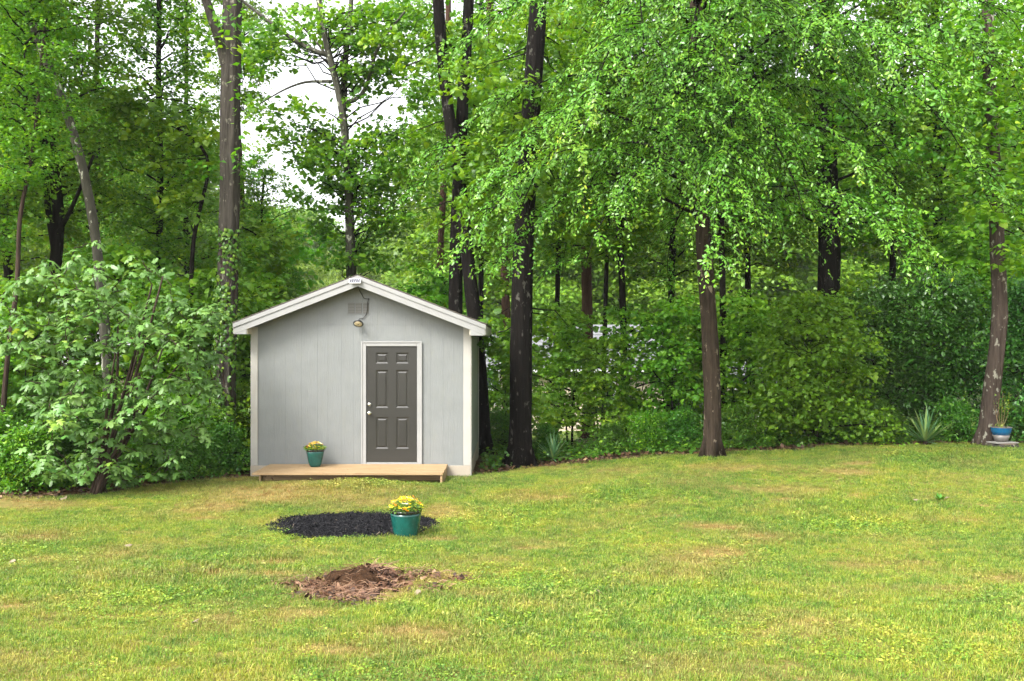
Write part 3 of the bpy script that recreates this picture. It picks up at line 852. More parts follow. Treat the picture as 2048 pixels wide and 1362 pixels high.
# the weeping elm
def fx_elm(root, base, path, rng):
    tw, limbs = MB(), MB()
    POS, AX, NR, SZ, LV = [], [], [], [], []
    nl = 50
    for i in range(nl):
        az = rng.uniform(-math.pi, 0) if i % 6 else rng.uniform(0, math.pi)       # most limbs reach over the lawn
        hz = rng.uniform(4.0, 8.8)
        if i % 5 == 1: az = rng.normal(-math.pi / 2, .35)
        p0 = at_height(path, base[2] + hz) - base
        L = rng.uniform(2.6, 5.6) * (1.0 if abs(math.cos(az)) > .45 else .66)
        a, bq = rng.uniform(1.4, 3.6), rng.uniform(2.6, 5.2)
        t = np.linspace(0, 1, 14)
        turn = az + rng.normal(0, .3) * t
        pth = np.stack([np.cumsum(np.cos(turn)) * L / 14, np.cumsum(np.sin(turn)) * L / 14, a * t - bq * t ** 2.6], -1) + p0
        pth[0] = p0
        if pth[-1, 2] < 3.4: pth[:, 2] += (3.4 - pth[-1, 2]) * t ** 2
        pth[1:, :2] += np.cumsum(rng.normal(0, .03, (13, 2)), axis=0)
        limbs.tube(pth, np.linspace(.034, .005, 14), 6, cap=False)
        ntw = int(16 * L)
        for j in range(ntw):
            u = rng.uniform(.2, 1.0)
            q = np.array([np.interp(u, t, pth[:, k_]) for k_ in range(3)])
            ta = az + rng.choice([-1, 1]) * rng.uniform(.2, 1.3)
            Lt = rng.uniform(.45, 1.25)
            m = 11
            s = np.linspace(0, 1, m)[:, None]
            dirv = np.array([math.cos(ta), math.sin(ta), rng.uniform(-.25, .15)])
            tp = q + dirv * s * Lt * (1 - .25 * s) + np.array([0, 0, -1.0]) * (s ** 1.8) * Lt * rng.uniform(.2, .85)
            if tp[-1, 2] < 2.75: continue
            tw.tube(tp, np.linspace(.007, .002, m), 4, cap=False)
            nlv = int(Lt / .030)
            ls = (np.arange(nlv) + .5) / nlv
            lp_ = np.stack([np.interp(ls, s[:, 0], tp[:, k_]) for k_ in range(3)], -1)
            tg = nrmz(np.stack([np.interp(ls, s[:, 0], np.gradient(tp[:, k_])) for k_ in range(3)], -1))
            sd = nrmz(np.cross(tg, [0, 0, 1]))
            sg = np.where(np.arange(nlv) % 2 == 0, 1, -1)[:, None]
            ax = sd * sg * .8 + tg * .55 + np.array([0, 0, -.35]) + rng.normal(0, .48, (nlv, 3))
            lp_ = lp_ + rng.normal(0, .022, lp_.shape)
            nr = np.cross(sd, tg) * np.sign(np.cross(sd, tg)[:, 2:3] + 1e-6) + np.array([0, -.2, .35]) + rng.normal(0, .5, (nlv, 3))
            POS.append(lp_); AX.append(ax); NR.append(nr)
            SZ.append(rng.uniform(.05, .108, nlv) * (1 - .25 * ls))
            LV.append(np.clip(.18 + .42 * rng.beta(2, 2) + .22 * rng.uniform(0, 1, nlv) + .25 * ls ** 3, 0, 1))
    POS, AX, NR, SZ, LV = [np.concatenate(a_) for a_ in (POS, AX, NR, SZ, LV)]
    # the 300 leaves nearest the viewer hang as single parts, the rest are one mass
    order = np.argsort(np.linalg.norm(POS + base - np.array([0, 0, CAMZ]), axis=1))
    near, rest = order[:300], order[300:]
    o = link('crown', foliage('crown', (POS[rest], AX[rest], NR[rest], SZ[rest], LV[rest]), ELL, leaf_elm), root); o["kind"] = 'stuff'
    tmpl = [mesh_np('leaf', ELL[0], [ELL[1]], leaf_elm, {'lv': np.full(len(ELL[0]), v)}) for v in (.35, .55, .75, .95)]
    single_leaves(near, POS, AX, NR, SZ, LV, tmpl, root)
    limbs.build('limbs', bark_black, root, True)
    tw.build('twigs', bark_black, root)
def single_leaves(idx, POS, AX, NR, SZ, LV, tmpl, root):
    ax = nrmz(AX[idx]); sd = nrmz(np.cross(ax, NR[idx])); nr = np.cross(sd, ax)
    for k_, i in enumerate(idx):
        M = Matrix(((sd[k_][0], ax[k_][0], nr[k_][0], POS[i][0]), (sd[k_][1], ax[k_][1], nr[k_][1], POS[i][1]), (sd[k_][2], ax[k_][2], nr[k_][2], POS[i][2]), (0, 0, 0, 1)))
        o = bpy.data.objects.new('leaf', tmpl[min(len(tmpl) - 1, int(LV[i] * len(tmpl)))])
        col.objects.link(o); o.parent = root
        o.matrix_local = M @ Matrix.Scale(SZ[i], 4)
tree('weeping_elm', 'brown trunked tree at the lawn edge with bright drooping leafy branches', 16.9,
     [(1423, 925), (1424, 820), (1420, 700), (1412, 600), (1406, 500), (1404, 400), (1405, 250), (1400, 100), (1396, -60), (1390, -250)], (35, 22), bark_brown, seed=7, sides=18, flare=1.3, dvar=.06, extra=fx_elm)
tree('lichen_spotted_tree', 'leaning trunk with pale lichen spots beside the blue pot', 17.6,
     [(1976, 900), (1977, 820), (1984, 740), (1993, 660), (1998, 590), (1992, 520), (1982, 450), (1974, 350), (1966, 250), (1958, 120), (1950, 0), (1940, -200)], (32, 17), bark_lichen, seed=8, sides=18, flare=1.7,
     extra=fx_low([(1968, 320, 40, 50, 9, 16.9), (1960, 200, 40, 50, 9, 16.9), (1954, 80, 40, 40, 7, 16.9), (1980, 430, 30, 25, 4, 16.9), (1985, 220, 60, 60, 10), (1930, 110, 70, 60, 12), (2030, 330, 40, 90, 12), (1950, 40, 70, 40, 10), (2040, 140, 40, 60, 8), (2030, 480, 40, 40, 6)], 34, 17.2, dd=1.0))

# other trunks one can tell apart
tree('leaning_tree', 'pale slender trunk leaning to the side above the fig bush', 17.3, [(225, 960), (215, 620), (206, 480), (190, 390), (168, 290), (140, 200), (110, 120), (85, 50), (62, -20), (20, -160)], (20, 13), bark_pale, 'm3', 8.0, .6, .3, seed=11)
tree('forked_dark_tree', 'dark trunk dividing low down behind the fig bush', 19.0, [(118, 960), (118, 700), (117, 560), (118, 480), (125, 400), (118, 300), (112, 180), (105, 40), (100, -150)], (26, 12), bark_black, 'm0', 4.8, .62, 1.3,
     forks=[([(118, 520), (98, 400), (96, 300), (84, 200), (78, 120)], 13, 8), ([(118, 470), (160, 440), (195, 380), (230, 330)], 10, 5)], seed=12)
tree('crooked_sapling', 'thin crooked black stem standing left of the ivy-clad tree', 18.6, [(378, 960), (380, 560), (384, 470), (394, 400), (404, 340), (412, 310), (380, 270), (330, 240), (280, 215)], (12, 5), bark_black, seed=13,
     extra=fx_low([(330, 300, 60, 50, 12), (290, 230, 60, 40, 12), (400, 250, 50, 50, 10), (370, 380, 50, 40, 8), (250, 190, 50, 40, 8)], 34, 18.9, dd=.8))
tree('thin_stemmed_sapling', 'thin dark brown stem rising behind the left side of the fig bush', 15.6, [(16, 985), (18, 860), (28, 700), (38, 560), (45, 430), (55, 320), (62, 180), (70, 20)], (11, 5), bark_fig, 'm1', 5.0, .42, 3.0, seed=14)
tree('broad_dark_tree', 'broad dark ridged trunk deep in the woods behind the acer shrub', 21.5, [(1648, 900), (1648, 640), (1652, 540), (1650, 430), (1645, 300), (1640, 100), (1638, -100), (1636, -300)], (44, 32), bark_dark, 'm2', 4.6, .85, 5.0, seed=15, sides=16, flare=1.1)
tree('pine_tree', 'slender reddish trunk seen above the dark trees right of the shed', 29, [(1015, 900), (1012, 600), (1005, 420), (995, 250), (985, 100), (976, -60), (970, -250)], (18, 14), bark_red, 'm1', 9, .7, 2.0, seed=16)
tree('pine_tree', 'reddish trunk standing between the stout dark trunk and the weeping elm', 27, [(1178, 900), (1176, 700), (1172, 500), (1168, 300), (1163, 100), (1160, -60), (1158, -250)], (22, 16), bark_red, 'm3', 5.5, .9, 4.0, seed=17)
tree('slim_brown_tree', 'slim brown trunk just above the right roof slope of the shed', 28, [(876, 900), (877, 600), (880, 480), (886, 380), (892, 250), (895, 100), (897, -80)], (14, 11), bark_red, 'm0', 8.5, .42, 1.0, seed=18)
def near(px):
    for lim, ph in ((60, 'behind the outer edge of the fig bush'), (300, 'behind the fig bush'), (440, 'between the fig bush and the ivy-clad tree'), (540, 'behind the ivy-clad tree'), (930, 'behind the shed'), (1075, 'behind the stout dark trunk'), (1230, 'just right of the stout dark trunk'), (1385, 'just left of the weeping elm'), (1480, 'behind the weeping elm'), (1700, 'behind the acer shrub'), (1830, 'beside the dark evergreen shrubs'), (1945, 'behind the yucca near the blue pot')):
        if px < lim: return ph
    return 'behind the lichen spotted tree'
tree('young_maple', 'young bright maple between the ivy-clad tree and the shed roof', 25.5, [(522, 900), (521, 700), (519, 560), (522, 440), (520, 380), (523, 340)], (12, 4), bark_black, 'm3', 3.4, .46, .8, seed=19)
woods = 'leafy trees standing in the woods'
spec = [  # px, D, crown, crown height, crown scale, trunk width px, lean px
    (300, 21.0, 'm1', 4.4, .66, 15, 20), (20, 20.5, 'm2', 4.2, .66, 20, -20), (-60, 17.5, 'm3', 4.2, .62, 16, 10), (375, 24.0, 'm0', 3.2, .55, 12, -10), (180, 25.5, 'm2', 4.6, .62, 14, 10),
    (1250, 20.6, 'm1', 4.2, .7, 14, -14), (1335, 23.4, 'm3', 4.0, .75, 15, 8), (1500, 22.6, 'm0', 4.2, .75, 13, -8), (1780, 22.2, 'm1', 4.4, .8, 14, 16), (1872, 23.8, 'm3', 4.2, .8, 22, -6), (2080, 21.0, 'm2', 3.4, .75, 16, -10),
    (1110, 24.0, 'm2', 5.0, .7, 11, 10), (960, 31, 'm3', 6.0, .75, 11, 4), (1446, 20.4, 'm2', 5.0, .52, 15, -6), (1205, 22.2, 'm3', 5.0, .6, 10, 12)]
for i, (px, D, cr, ch, cs, wd, ln) in enumerate(spec):
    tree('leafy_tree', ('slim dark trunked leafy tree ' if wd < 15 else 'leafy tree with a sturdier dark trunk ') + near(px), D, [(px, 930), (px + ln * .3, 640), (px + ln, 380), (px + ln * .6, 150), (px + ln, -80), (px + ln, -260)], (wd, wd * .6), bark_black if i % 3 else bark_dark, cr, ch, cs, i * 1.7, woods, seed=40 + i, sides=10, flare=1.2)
far_g = 'pale trees beyond the houses'
fspec = [(-150, 62, 'f0', 1.4), (0, 70, 'f1', 1.6), (130, 60, 'f2', 1.35), (250, 72, 'f1', 1.6), (370, 66, 'f0', 1.35), (455, 76, 'f1', 1.1), (560, 96, 'f2', 1.15), (640, 84, 'f0', .72), (720, 110, 'f1', 1.0), (800, 92, 'f2', .8), (870, 78, 'f0', .8), (600, 130, 'f1', 1.5), (690, 140, 'f0', 1.35), (770, 135, 'f2', 1.4), (520, 125, 'f0', 1.5), (850, 128, 'f1', 1.5),
         (950, 66, 'f1', 1.45), (1040, 58, 'f2', 1.2), (1130, 70, 'f0', 1.6), (1240, 62, 'f1', 1.45), (1350, 68, 'f2', 1.6), (1460, 58, 'f0', 1.3), (1560, 68, 'f1', 1.6), (1670, 60, 'f2', 1.4), (1780, 70, 'f0', 1.6), (1890, 60, 'f1', 1.4), (2010, 66, 'f2', 1.5), (2150, 58, 'f1', 1.4)]
for i, (px, D, cr, cs) in enumerate(fspec):
    x = (px - 1024) / FPX * D; z = g1(x, D)
    ft = thing('distant_tree', ('distant pale tree beyond the valley ' if D > 90 else 'pale green tree beyond the houses ') + near(px), 'tree', (x, D, z), 0, far_g)
    m_ = MB(); m_.tube([(0, 0, -.2), (.1, 0, 3 * cs), (0, .1, 7 * cs), (0, 0, 12 * cs)], [.28, .22, .16, .05], 8); m_.build('trunk', bark_grey, ft, True)
    o = link('crown', CROWN[cr][0], ft, (0, 0, 1.6 * cs), (0, 0, i * 1.3), (cs, cs, cs)); o["kind"] = 'stuff'
    link('branches', CROWN[cr][1], ft, (0, 0, 1.6 * cs), (0, 0, i * 1.3), (cs, cs, cs))

# ------------------------------------------------------------------ saplings and shrubs
def shrub(name, label, px, D, crown, cs, ch=.25, rz=0.0, group=None, cat='shrub', stems=4, bark=bark_black, zs=1.0):
    x = (px - 1024) / FPX * D; z = g1(x, D)
    rng = np.random.default_rng(int(abs(px) * 7 + D * 13))
    root = thing(name, label, cat, (x, D, z), 0, group)
    m_ = MB()
    for s in range(stems):
        a = s * 2.4 + rng.uniform(0, 1); q = rng.uniform(.15, .5) * cs
        hh = (ch + rng.uniform(1.0, 1.9) * cs * zs)
        m_.tube(smooth_path([(math.cos(a) * .05, math.sin(a) * .05, -.05), (math.cos(a) * q * .4, math.sin(a) * q * .4, hh * .45), (math.cos(a) * q, math.sin(a) * q, hh)], 6), np.linspace(.026, .009, 6) * (.6 + .4 * cs), 6)
    m_.build('stem', bark, root, True)
    lv_, tw = CROWN[crown]
    o = link('crown', lv_, root, (0, 0, ch), (0, 0, rz), (cs, cs, cs * zs)); o["kind"] = 'stuff'
    link('branches', tw, root, (0, 0, ch), (0, 0, rz), (cs, cs, cs * zs))
    return root
shrub('acer_shrub', 'layered yellow green shrub with rusty tips at the lawn edge', 1625, 18.6, 'a0', 1.0, .15, 1.0, bark=bark_fig)
shrub('evergreen_shrub', 'dark glossy evergreen shrub beside the lichen spotted tree', 1880, 19.6, 'e0', 1.0, .1, .5)
shrub('evergreen_shrub', 'dark glossy evergreen shrub between the acer shrub and the yucca', 1775, 20.2, 'e1', .95, .1, 2.1)
shrub('evergreen_shrub', 'dark leafy shrub behind the blue and grey pot', 2050, 19.0, 'e0', .92, .1, 3.3)
ug = 'saplings growing under the trees'
for i, (px, D, cr, cs, ch) in enumerate([(1200, 19.4, 's0', .62, .35), (1260, 20.2, 's1', .8, .4), (1140, 20.6, 's2', .75, .5), (1340, 19.8, 's2', .85, .35), (1480, 20.0, 's1', .85, .4), (1400, 21.5, 's0', .8, .4), (1110, 22.6, 's1', .8, .7), (1540, 21.6, 's0', .8, .5),
                                         (1000, 23.6, 's0', .8, .5), (1050, 26, 's2', .7, .3), (40, 17.2, 's0', 1.0, .3), (130, 18.2, 's2', 1.0, .4), (330, 17.8, 's1', .95, .3), (420, 19.0, 's0', 1.05, .4), (480, 20.0, 's1', 1.05, .4), (250, 19.6, 's0', 1.2, .5), (-40, 15.9, 's1', .8, .2), (515, 23.5, 's2', 1.5, .9), (548, 27.5, 's1', 1.7, 1.2), (575, 25.6, 's0', .8, .6), (840, 24.6, 's1', .95, .8), (890, 23.6, 's2', 1.1, 1.0), (480, 21.8, 's2', 1.0, 1.6), (1690, 21.2, 's1', .9, .6), (1960, 20.6, 's2', 1.1, 1.0)]):
    shrub('sapling', ('tall bright leafy sapling ' if cs > .9 else 'small leafy sapling ') + near(px), px, D, cr, cs, ch, i * 1.9, ug, 'sapling', 3)
bg_ = 'low bushes along the edge of the woods'
for i, (px, D, cr, cs) in enumerate([(1300, 18.6, 'b1', .46), (1365, 18.9, 'b0', .5), (1225, 18.9, 'b2', .4), (1475, 18.6, 'b0', .5), (1560, 18.7, 'b1', .6), (1700, 18.6, 'b0', .5), (1760, 18.8, 'b2', .5), (1910, 18.7, 'b0', .5), (2030, 18.6, 'b2', .5), (1090, 19.2, 'b2', .4), (1000, 21.4, 'b0', .6),
                                     (60, 14.6, 'b1', .6), (-20, 14.7, 'b0', .7), (130, 15.2, 'b2', .6), (300, 15.6, 'b1', .55), (380, 15.6, 'b0', .5), (450, 16.4, 'b2', .5), (470, 18.2, 'b1', .9), (90, 16.2, 'b0', .9), (210, 16.8, 'b2', .8), (360, 17.0, 'b1', .8)]):
    shrub('low_bush', ('low leafy green bush ' if cs > .58 else 'very low green bush ') + near(px), px, D, cr, cs, .05, i * 2.3, bg_, 'bush', 4)

# ------------------------------------------------------------------ fig bush
frng = np.random.default_rng(77)
fb = on_ground(188, 992); fb[1] += .15; fb[2] = g1(fb[0], fb[1])
fig = thing('fig_bush', 'large fig bush with lobed blue green leaves left of the shed', 'bush', tuple(fb))
stems = MB()
fc = P(245, 745, 14.5) - fb
mains = []
for i in range(8):
    a = frng.uniform(0, 2 * math.pi)
    tip = fc + np.array([math.cos(a) * frng.uniform(.4, 1.5), math.sin(a) * .8, frng.uniform(-.1, 1.6)])
    p = smooth_path([(frng.normal(0, .09), frng.normal(0, .07), -.05), tip * .25 + [0, 0, .12], tip * .6 + frng.normal(0, .08, 3), tip], 10)
    stems.tube(p, np.linspace(.040, .012, 10), 7, .05, frng); mains.append(p)
POS, AX, NR, SZ, LV = [], [], [], [], []
tips = []
while len(tips) < 470:
    u = frng.uniform(-1, 1, 3)
    if not (.42 < np.linalg.norm(u) < 1 and (u[1] < .25 or frng.random() < .35)): continue
    lobe = 1 + .16 * math.sin(3.1 * math.atan2(u[2], u[0]) + 1) + .10 * math.sin(5.3 * math.atan2(u[2], u[0]))
    tip = fc + u * np.array([2.0, 1.25, 2.05]) * lobe + np.array([0, 0, .10])
    tip[2] += -.10 * abs(tip[0] - fc[0])
    if tip[2] < .12: tip[2] = frng.uniform(.15, .7)
    if tip[0] + fb[0] > -4.75: tip[0] = -4.8 - fb[0] - frng.uniform(0, .15)
    tips.append(tip)
core = fc * np.array([.6, .6, .5])
tips.sort(key=lambda q: np.linalg.norm(q - core))
nodes = np.concatenate([m[3:] for m in mains])
for i, tip in enumerate(tips):
    dd_ = np.linalg.norm(nodes - tip, axis=1) + .35 * np.clip(nodes[:, 2] - tip[2], 0, None)
    st_ = nodes[int(np.argmin(dd_))]
    p = curve(st_, tip, frng, 5, -.05, .08)
    stems.tube(p, np.linspace(.0085, .0045, 5), 5, cap=False)
    nodes = np.concatenate([nodes, p[2:]])
    best, k_ = p, 0
    dirv = nrmz((tip - best[k_])[None])[0] + np.array([0, 0, .35])
    nlf = frng.integers(5, 10)
    shade = frng.beta(2, 2)
    for j in range(nlf):
        a = j * 2.4 + frng.uniform(0, .6)
        o_ = np.array([math.cos(a), math.sin(a), frng.uniform(-.25, .35)])
        pet = frng.uniform(.03, .11)
        POS.append(tip - dirv * .035 * j * .5 + o_ * pet)
        AX.append(o_ + np.array([0, -.1, -.30]) + frng.normal(0, .3, 3))
        NR.append(np.array([o_[0] * .45, o_[1] * .45 - .35, 1.0]) + frng.normal(0, .34, 3))
        SZ.append(frng.uniform(.05, .12) + .08 * frng.random() ** 2); LV.append(np.clip(.1 + .5 * shade + frng.uniform(0, .38), 0, 1))
POS, AX, NR, SZ, LV = [np.array(a_) for a_ in (POS, AX, NR, SZ, LV)]
order = np.argsort(POS[:, 1] - .25 * SZ)
near, rest = order[:300], order[300:]
tm = [mesh_np('leaf', FIG[0], [FIG[1]], leaf_fig, {'lv': np.full(len(FIG[0]), v)}, True) for v in (.25, .45, .6, .8, .95)]
single_leaves(near, POS, AX, NR, SZ, LV, tm, fig)
VV, FF, LL, off = [], [], [], 0
for k_ in range(4):                                    # four bends of the leaf blade
    tv = FIG[0].copy(); bend, curl, skew = frng.uniform(-.1, .45), frng.uniform(-.1, .5), frng.normal(0, .12)
    tv[:, 2] -= bend * tv[:, 1] ** 2 + curl * tv[:, 0] ** 2; tv[:, 0] += skew * tv[:, 1] ** 2; tv[:, 0] *= frng.uniform(.8, 1.1)
    ids = rest[k_::4]
    V_, F_ = leaf_mesh(POS[ids], AX[ids], NR[ids], SZ[ids], (tv, FIG[1]))
    VV.append(V_); FF.append(F_ + off); LL.append(np.repeat(LV[ids], len(tv))); off += len(V_)
o = link('crown', mesh_np('crown', np.concatenate(VV), [np.concatenate(FF)], leaf_fig, {'lv': np.concatenate(LL)}), fig); o["kind"] = 'stuff'
stems.build('branches', bark_fig, fig, True)

# ------------------------------------------------------------------ ivy on the trunk
irng = np.random.default_rng(9)
iv = thing('ivy_vine', 'ivy climbing the tall grey trunk beside the shed', 'ivy', tuple(ivbase))
n = 3400
zz = ivbase[2] + 4.6 * irng.beta(1.1, 1.25, n)
cx = np.interp(zz, ivpath[:, 2], ivpath[:, 0]); cy = np.interp(zz, ivpath[:, 2], ivpath[:, 1])
th = irng.choice([-.9, .15, .9, -.4], n) * 1.5 - math.pi / 2 + irng.normal(0, .4, n) + .6 * np.sin(zz * 2.1)
keep = irng.random(n) < np.clip(.55 + .5 * np.sin(zz * 3.3 + th), .12, 1)
zz, cx, cy, th = zz[keep], cx[keep], cy[keep], th[keep]
rr_ = .20 + np.abs(irng.normal(0, .045, len(zz)))
pos = np.stack([cx + rr_ * np.cos(th), cy + rr_ * np.sin(th), zz], -1) - ivbase
od = np.stack([np.cos(th), np.sin(th), np.full_like(th, .35)], -1)
dat = (pos, np.stack([irng.normal(0, .5, len(th)), irng.normal(0, .5, len(th)), np.full_like(th, -.8)], -1), od + irng.normal(0, .35, od.shape), irng.uniform(.05, .095, len(th)), irng.beta(2, 2, len(th)))
o = link('foliage', foliage('foliage', dat, MAPLE, leaf_ivy), iv); o["kind"] = 'stuff'
m_ = MB()
for a in (-2.2, -1.3, -.6):
    zq = np.linspace(ivbase[2], ivbase[2] + 4.3, 24)
    q = np.stack([np.interp(zq, ivpath[:, 2], ivpath[:, 0]) + .195 * np.cos(a + .3 * np.sin(zq * 2)), np.interp(zq, ivpath[:, 2], ivpath[:, 1]) + .195 * np.sin(a + .3 * np.sin(zq * 2)), zq], -1) - ivbase
    m_.tube(q, .012, 5)
m_.build('vine_stem', bark_fig, iv)

# ------------------------------------------------------------------ yuccas
def yucca(label, px, py, L, n, seed, D=None):
    rng = np.random.default_rng(seed)
    b_ = on_ground(px, py) if D is None else np.array([(px - 1024) / FPX * D, D, g1((px - 1024) / FPX * D, D)])
    root = thing('yucca', label, 'plant', tuple(b_))
    tm_ = []
    for v in (.3, .6, .9):
        m = 7; s = np.linspace(0, 1, m)
        V, F = [], []
        for i, t_ in enumerate(s):
            wd = .024 * (1 - t_) ** .55 * min(1, .6 + 2.2 * t_) + .0006
            V += [(-wd, t_, .012 * (1 - t_) - .07 * t_ * t_), (0, t_, -.07 * t_ * t_), (wd, t_, .012 * (1 - t_) - .07 * t_ * t_)]
        for i in range(m - 1):
            for q in (0, 1): F.append((i * 3 + q, i * 3 + q + 1, i * 3 + q + 4, i * 3 + q + 3))
        tm_.append(mesh_np('leaf', V, [np.array(F)], leaf_yucca, {'lv': np.full(len(V), v)}, True))
    for i in range(n):
        az = i * 2.39996 + rng.normal(0, .2); el = R(np.clip(8 + 78 * (i / n) ** .9 + rng.normal(0, 8), 3, 88))
        ln = L * rng.uniform(.7, 1.05) * (.8 + .25 * math.sin(el))
        y_ = Vector((math.cos(az) * math.cos(el), math.sin(az) * math.cos(el), math.sin(el)))
        x_ = y_.cross(Vector((0, 0, 1))).normalized(); z_ = x_.cross(y_)
        o = bpy.data.objects.new('leaf', tm_[int(rng.integers(3))]); col.objects.link(o); o.parent = root
        M = Matrix((x_, y_, z_)).transposed().to_4x4(); M.translation = y_ * .02 + Vector((0, 0, .06))
        o.matrix_local = M @ Matrix.Diagonal((1.0 * L / .6, ln, ln, 1))
    m_ = MB(); m_.lathe([(.05, -.05), (.055, .03), (.035, .10), (.01, .13)], 10); m_.build('crown_base', bark_fig, root)
    return root
yucca('blue green yucca with stiff sword leaves near the blue pot', 1851, 893, .72, 52, 3, D=18.0)
yucca('smaller yucca growing beside the stout dark trunk', 1106, 925, .55, 40, 4, D=17.8)

# ------------------------------------------------------------------ houses through the trees
def house(label, x0, x1, y0, dep, z0, eave, ridge, wallm, roofm, wins, lap=True):
    h = thing('house', label, 'house', ((x0 + x1) / 2, y0, z0)); c = np.array([(x0 + x1) / 2, y0, z0])
    def B(mb, nm, mt, par=None):
        o = mb.build(nm, mt, par or h)
        if par is None: o.location = -Vector(c)
        return o
    m = MB(); m.box(x0, x1, y0, y0 + dep, z0 - .8, eave - .05); wall = B(m, 'wall', wallm)
    if lap:
        m = MB(); zz = z0 - .2
        while zz < eave - .1:
            V = [(x0 - .01, y0 - .035, zz), (x1 + .01, y0 - .035, zz), (x1 + .01, y0 - .004, zz + .17), (x0 - .01, y0 - .004, zz + .17), (x0 - .01, y0 - .002, zz), (x1 + .01, y0 - .002, zz)]
            m.add(V, [(0, 1, 2, 3), (4, 5, 1, 0)]); zz += .172
        o = m.build('lap_siding', wallm, wall); o["kind"] = 'stuff'
    m = MB(); ym = y0 + dep / 2
    m.add([(x0 - .4, y0 - .45, eave - .05), (x1 + .4, y0 - .45, eave - .05), (x1 + .4, ym, ridge), (x0 - .4, ym, ridge), (x0 - .4, y0 + dep + .45, eave - .05), (x1 + .4, y0 + dep + .45, eave - .05),
           (x0 - .4, y0 - .45, eave + .08), (x1 + .4, y0 - .45, eave + .08), (x1 + .4, ym, ridge + .14), (x0 - .4, ym, ridge + .14), (x0 - .4, y0 + dep + .45, eave + .08), (x1 + .4, y0 + dep + .45, eave + .08)],
          [(6, 7, 8, 9), (9, 8, 11, 10), (0, 3, 2, 1), (3, 4, 5, 2), (0, 1, 7, 6), (4, 10, 11, 5), (0, 6, 9, 3), (3, 9, 10, 4), (1, 2, 8, 7), (2, 5, 11, 8)])
    roof_ = B(m, 'roof', roofm)
    for r_ in range(1, 12):
        t0 = r_ / 12
        yy, z_ = y0 - .45 + (ym - y0 + .45) * t0, eave + .08 + (ridge + .06 - eave) * t0
        m = MB(); m.box(x0 - .41, x1 + .41, yy - .02, yy + .02, z_ - .01, z_ + .03); m.build('shingle_course', roofm, roof_)
    m = MB(); m.box(x0 - .42, x1 + .42, y0 - .56, y0 - .455, eave - .06, eave + .07); m.build('gutter', mat_hwhite, roof_)
    for wx0, wx1, wz0, wz1 in wins:
        m = MB(); m.box(wx0, wx1, y0 - .05, y0 - .03, wz0, wz1); wn = m.build('window', mat_glass, wall)
        for bx in ((wx0 - .1, wx0, wz0 - .1, wz1 + .1), (wx1, wx1 + .1, wz0 - .1, wz1 + .1), (wx0, wx1, wz1, wz1 + .1), (wx0, wx1, wz0 - .1, wz0)):
            m = MB(); m.box(bx[0], bx[1], y0 - .08, y0 - .04, bx[2], bx[3]); m.build('frame', mat_hwhite, wn)
        zm = (wz0 + wz1) / 2; xm = (wx0 + wx1) / 2
        m = MB(); m.box(wx0, wx1, y0 - .07, y0 - .052, zm - .035, zm + .035); m.build('meeting_rail', mat_hwhite, wn)
        m = MB(); m.box(xm - .012, xm + .012, y0 - .066, y0 - .053, wz0, zm - .036).box(xm - .012, xm + .012, y0 - .066, y0 - .053, zm + .036, wz1); m.build('glazing_bar', mat_hwhite, wn)
    return h
D = 40.0
def hx(px, D): return (px - 1024) / FPX * D
def hzz(py, D): return CAMZ - (py - 681) / FPX * D
house('beige lap sided house with a pale roof seen through the woods', hx(905, D), hx(1330, D), D, 8, g1(2, D), hzz(742, D), hzz(655, D + 4), mat_beige, mat_slate, [(hx(971, D), hx(996, D), hzz(806, D), hzz(752, D)), (hx(1200, D), hx(1226, D), hzz(806, D), hzz(752, D))])
D = 34.0
house('grey roofed house behind the fig bush', hx(135, D), hx(440, D), D, 8, g1(hx(280, D), D), hzz(738, D), hzz(652, D + 4), mat_brickw, mat_slate2, [(hx(180, D), hx(215, D), hzz(850, D), hzz(780, D)), (hx(272, D), hx(296, D), hzz(850, D), hzz(770, D))], lap=False)
D = 38.0
house('pale outbuilding glimpsed behind the acer shrub', hx(1470, D), hx(1600, D), D, 5, g1(hx(1530, D), D), hzz(775, D), hzz(730, D + 2.5), mat_brickw, mat_slate, [(hx(1520, D), hx(1540, D), hzz(850, D), hzz(810, D))])
for nm, lb, px, py, D, mt, s in (('plastic_tub', 'pale blue plastic tub beside the house behind the fig bush', 405, 828, 27.0, mat_tub, .17), ('bucket', 'small red bucket glimpsed through the fig bush', 264, 832, 26.0, mat_redp, .13)):
    x = hx(px, D); z = g1(x, D)
    t_ = thing(nm, lb, 'tub' if s > .15 else 'bucket', (x, D, z))
    zt = hzz(py, D) + s - z
    m_ = MB(); m_.lathe([(.01, zt - 2.4 * s), (s * .8, zt - 2.4 * s), (s, zt), (s * 1.06, zt), (s * 1.06, zt + .02), (s * .95, zt + .02), (s * .75, zt - 2.2 * s), (.01, zt - 2.2 * s)], 16); m_.build('body', mt, t_, True)
    m_ = MB(); m_.tube([(-.10, 0, zt - 2.4 * s), (-.15, 0, -.03)], .03, 6).tube([(.10, .1, zt - 2.4 * s), (.15, .13, -.03)], .03, 6).tube([(.0, -.1, zt - 2.4 * s), (0, -.15, -.03)], .03, 6); m_.build('stand', bark_fig, t_)

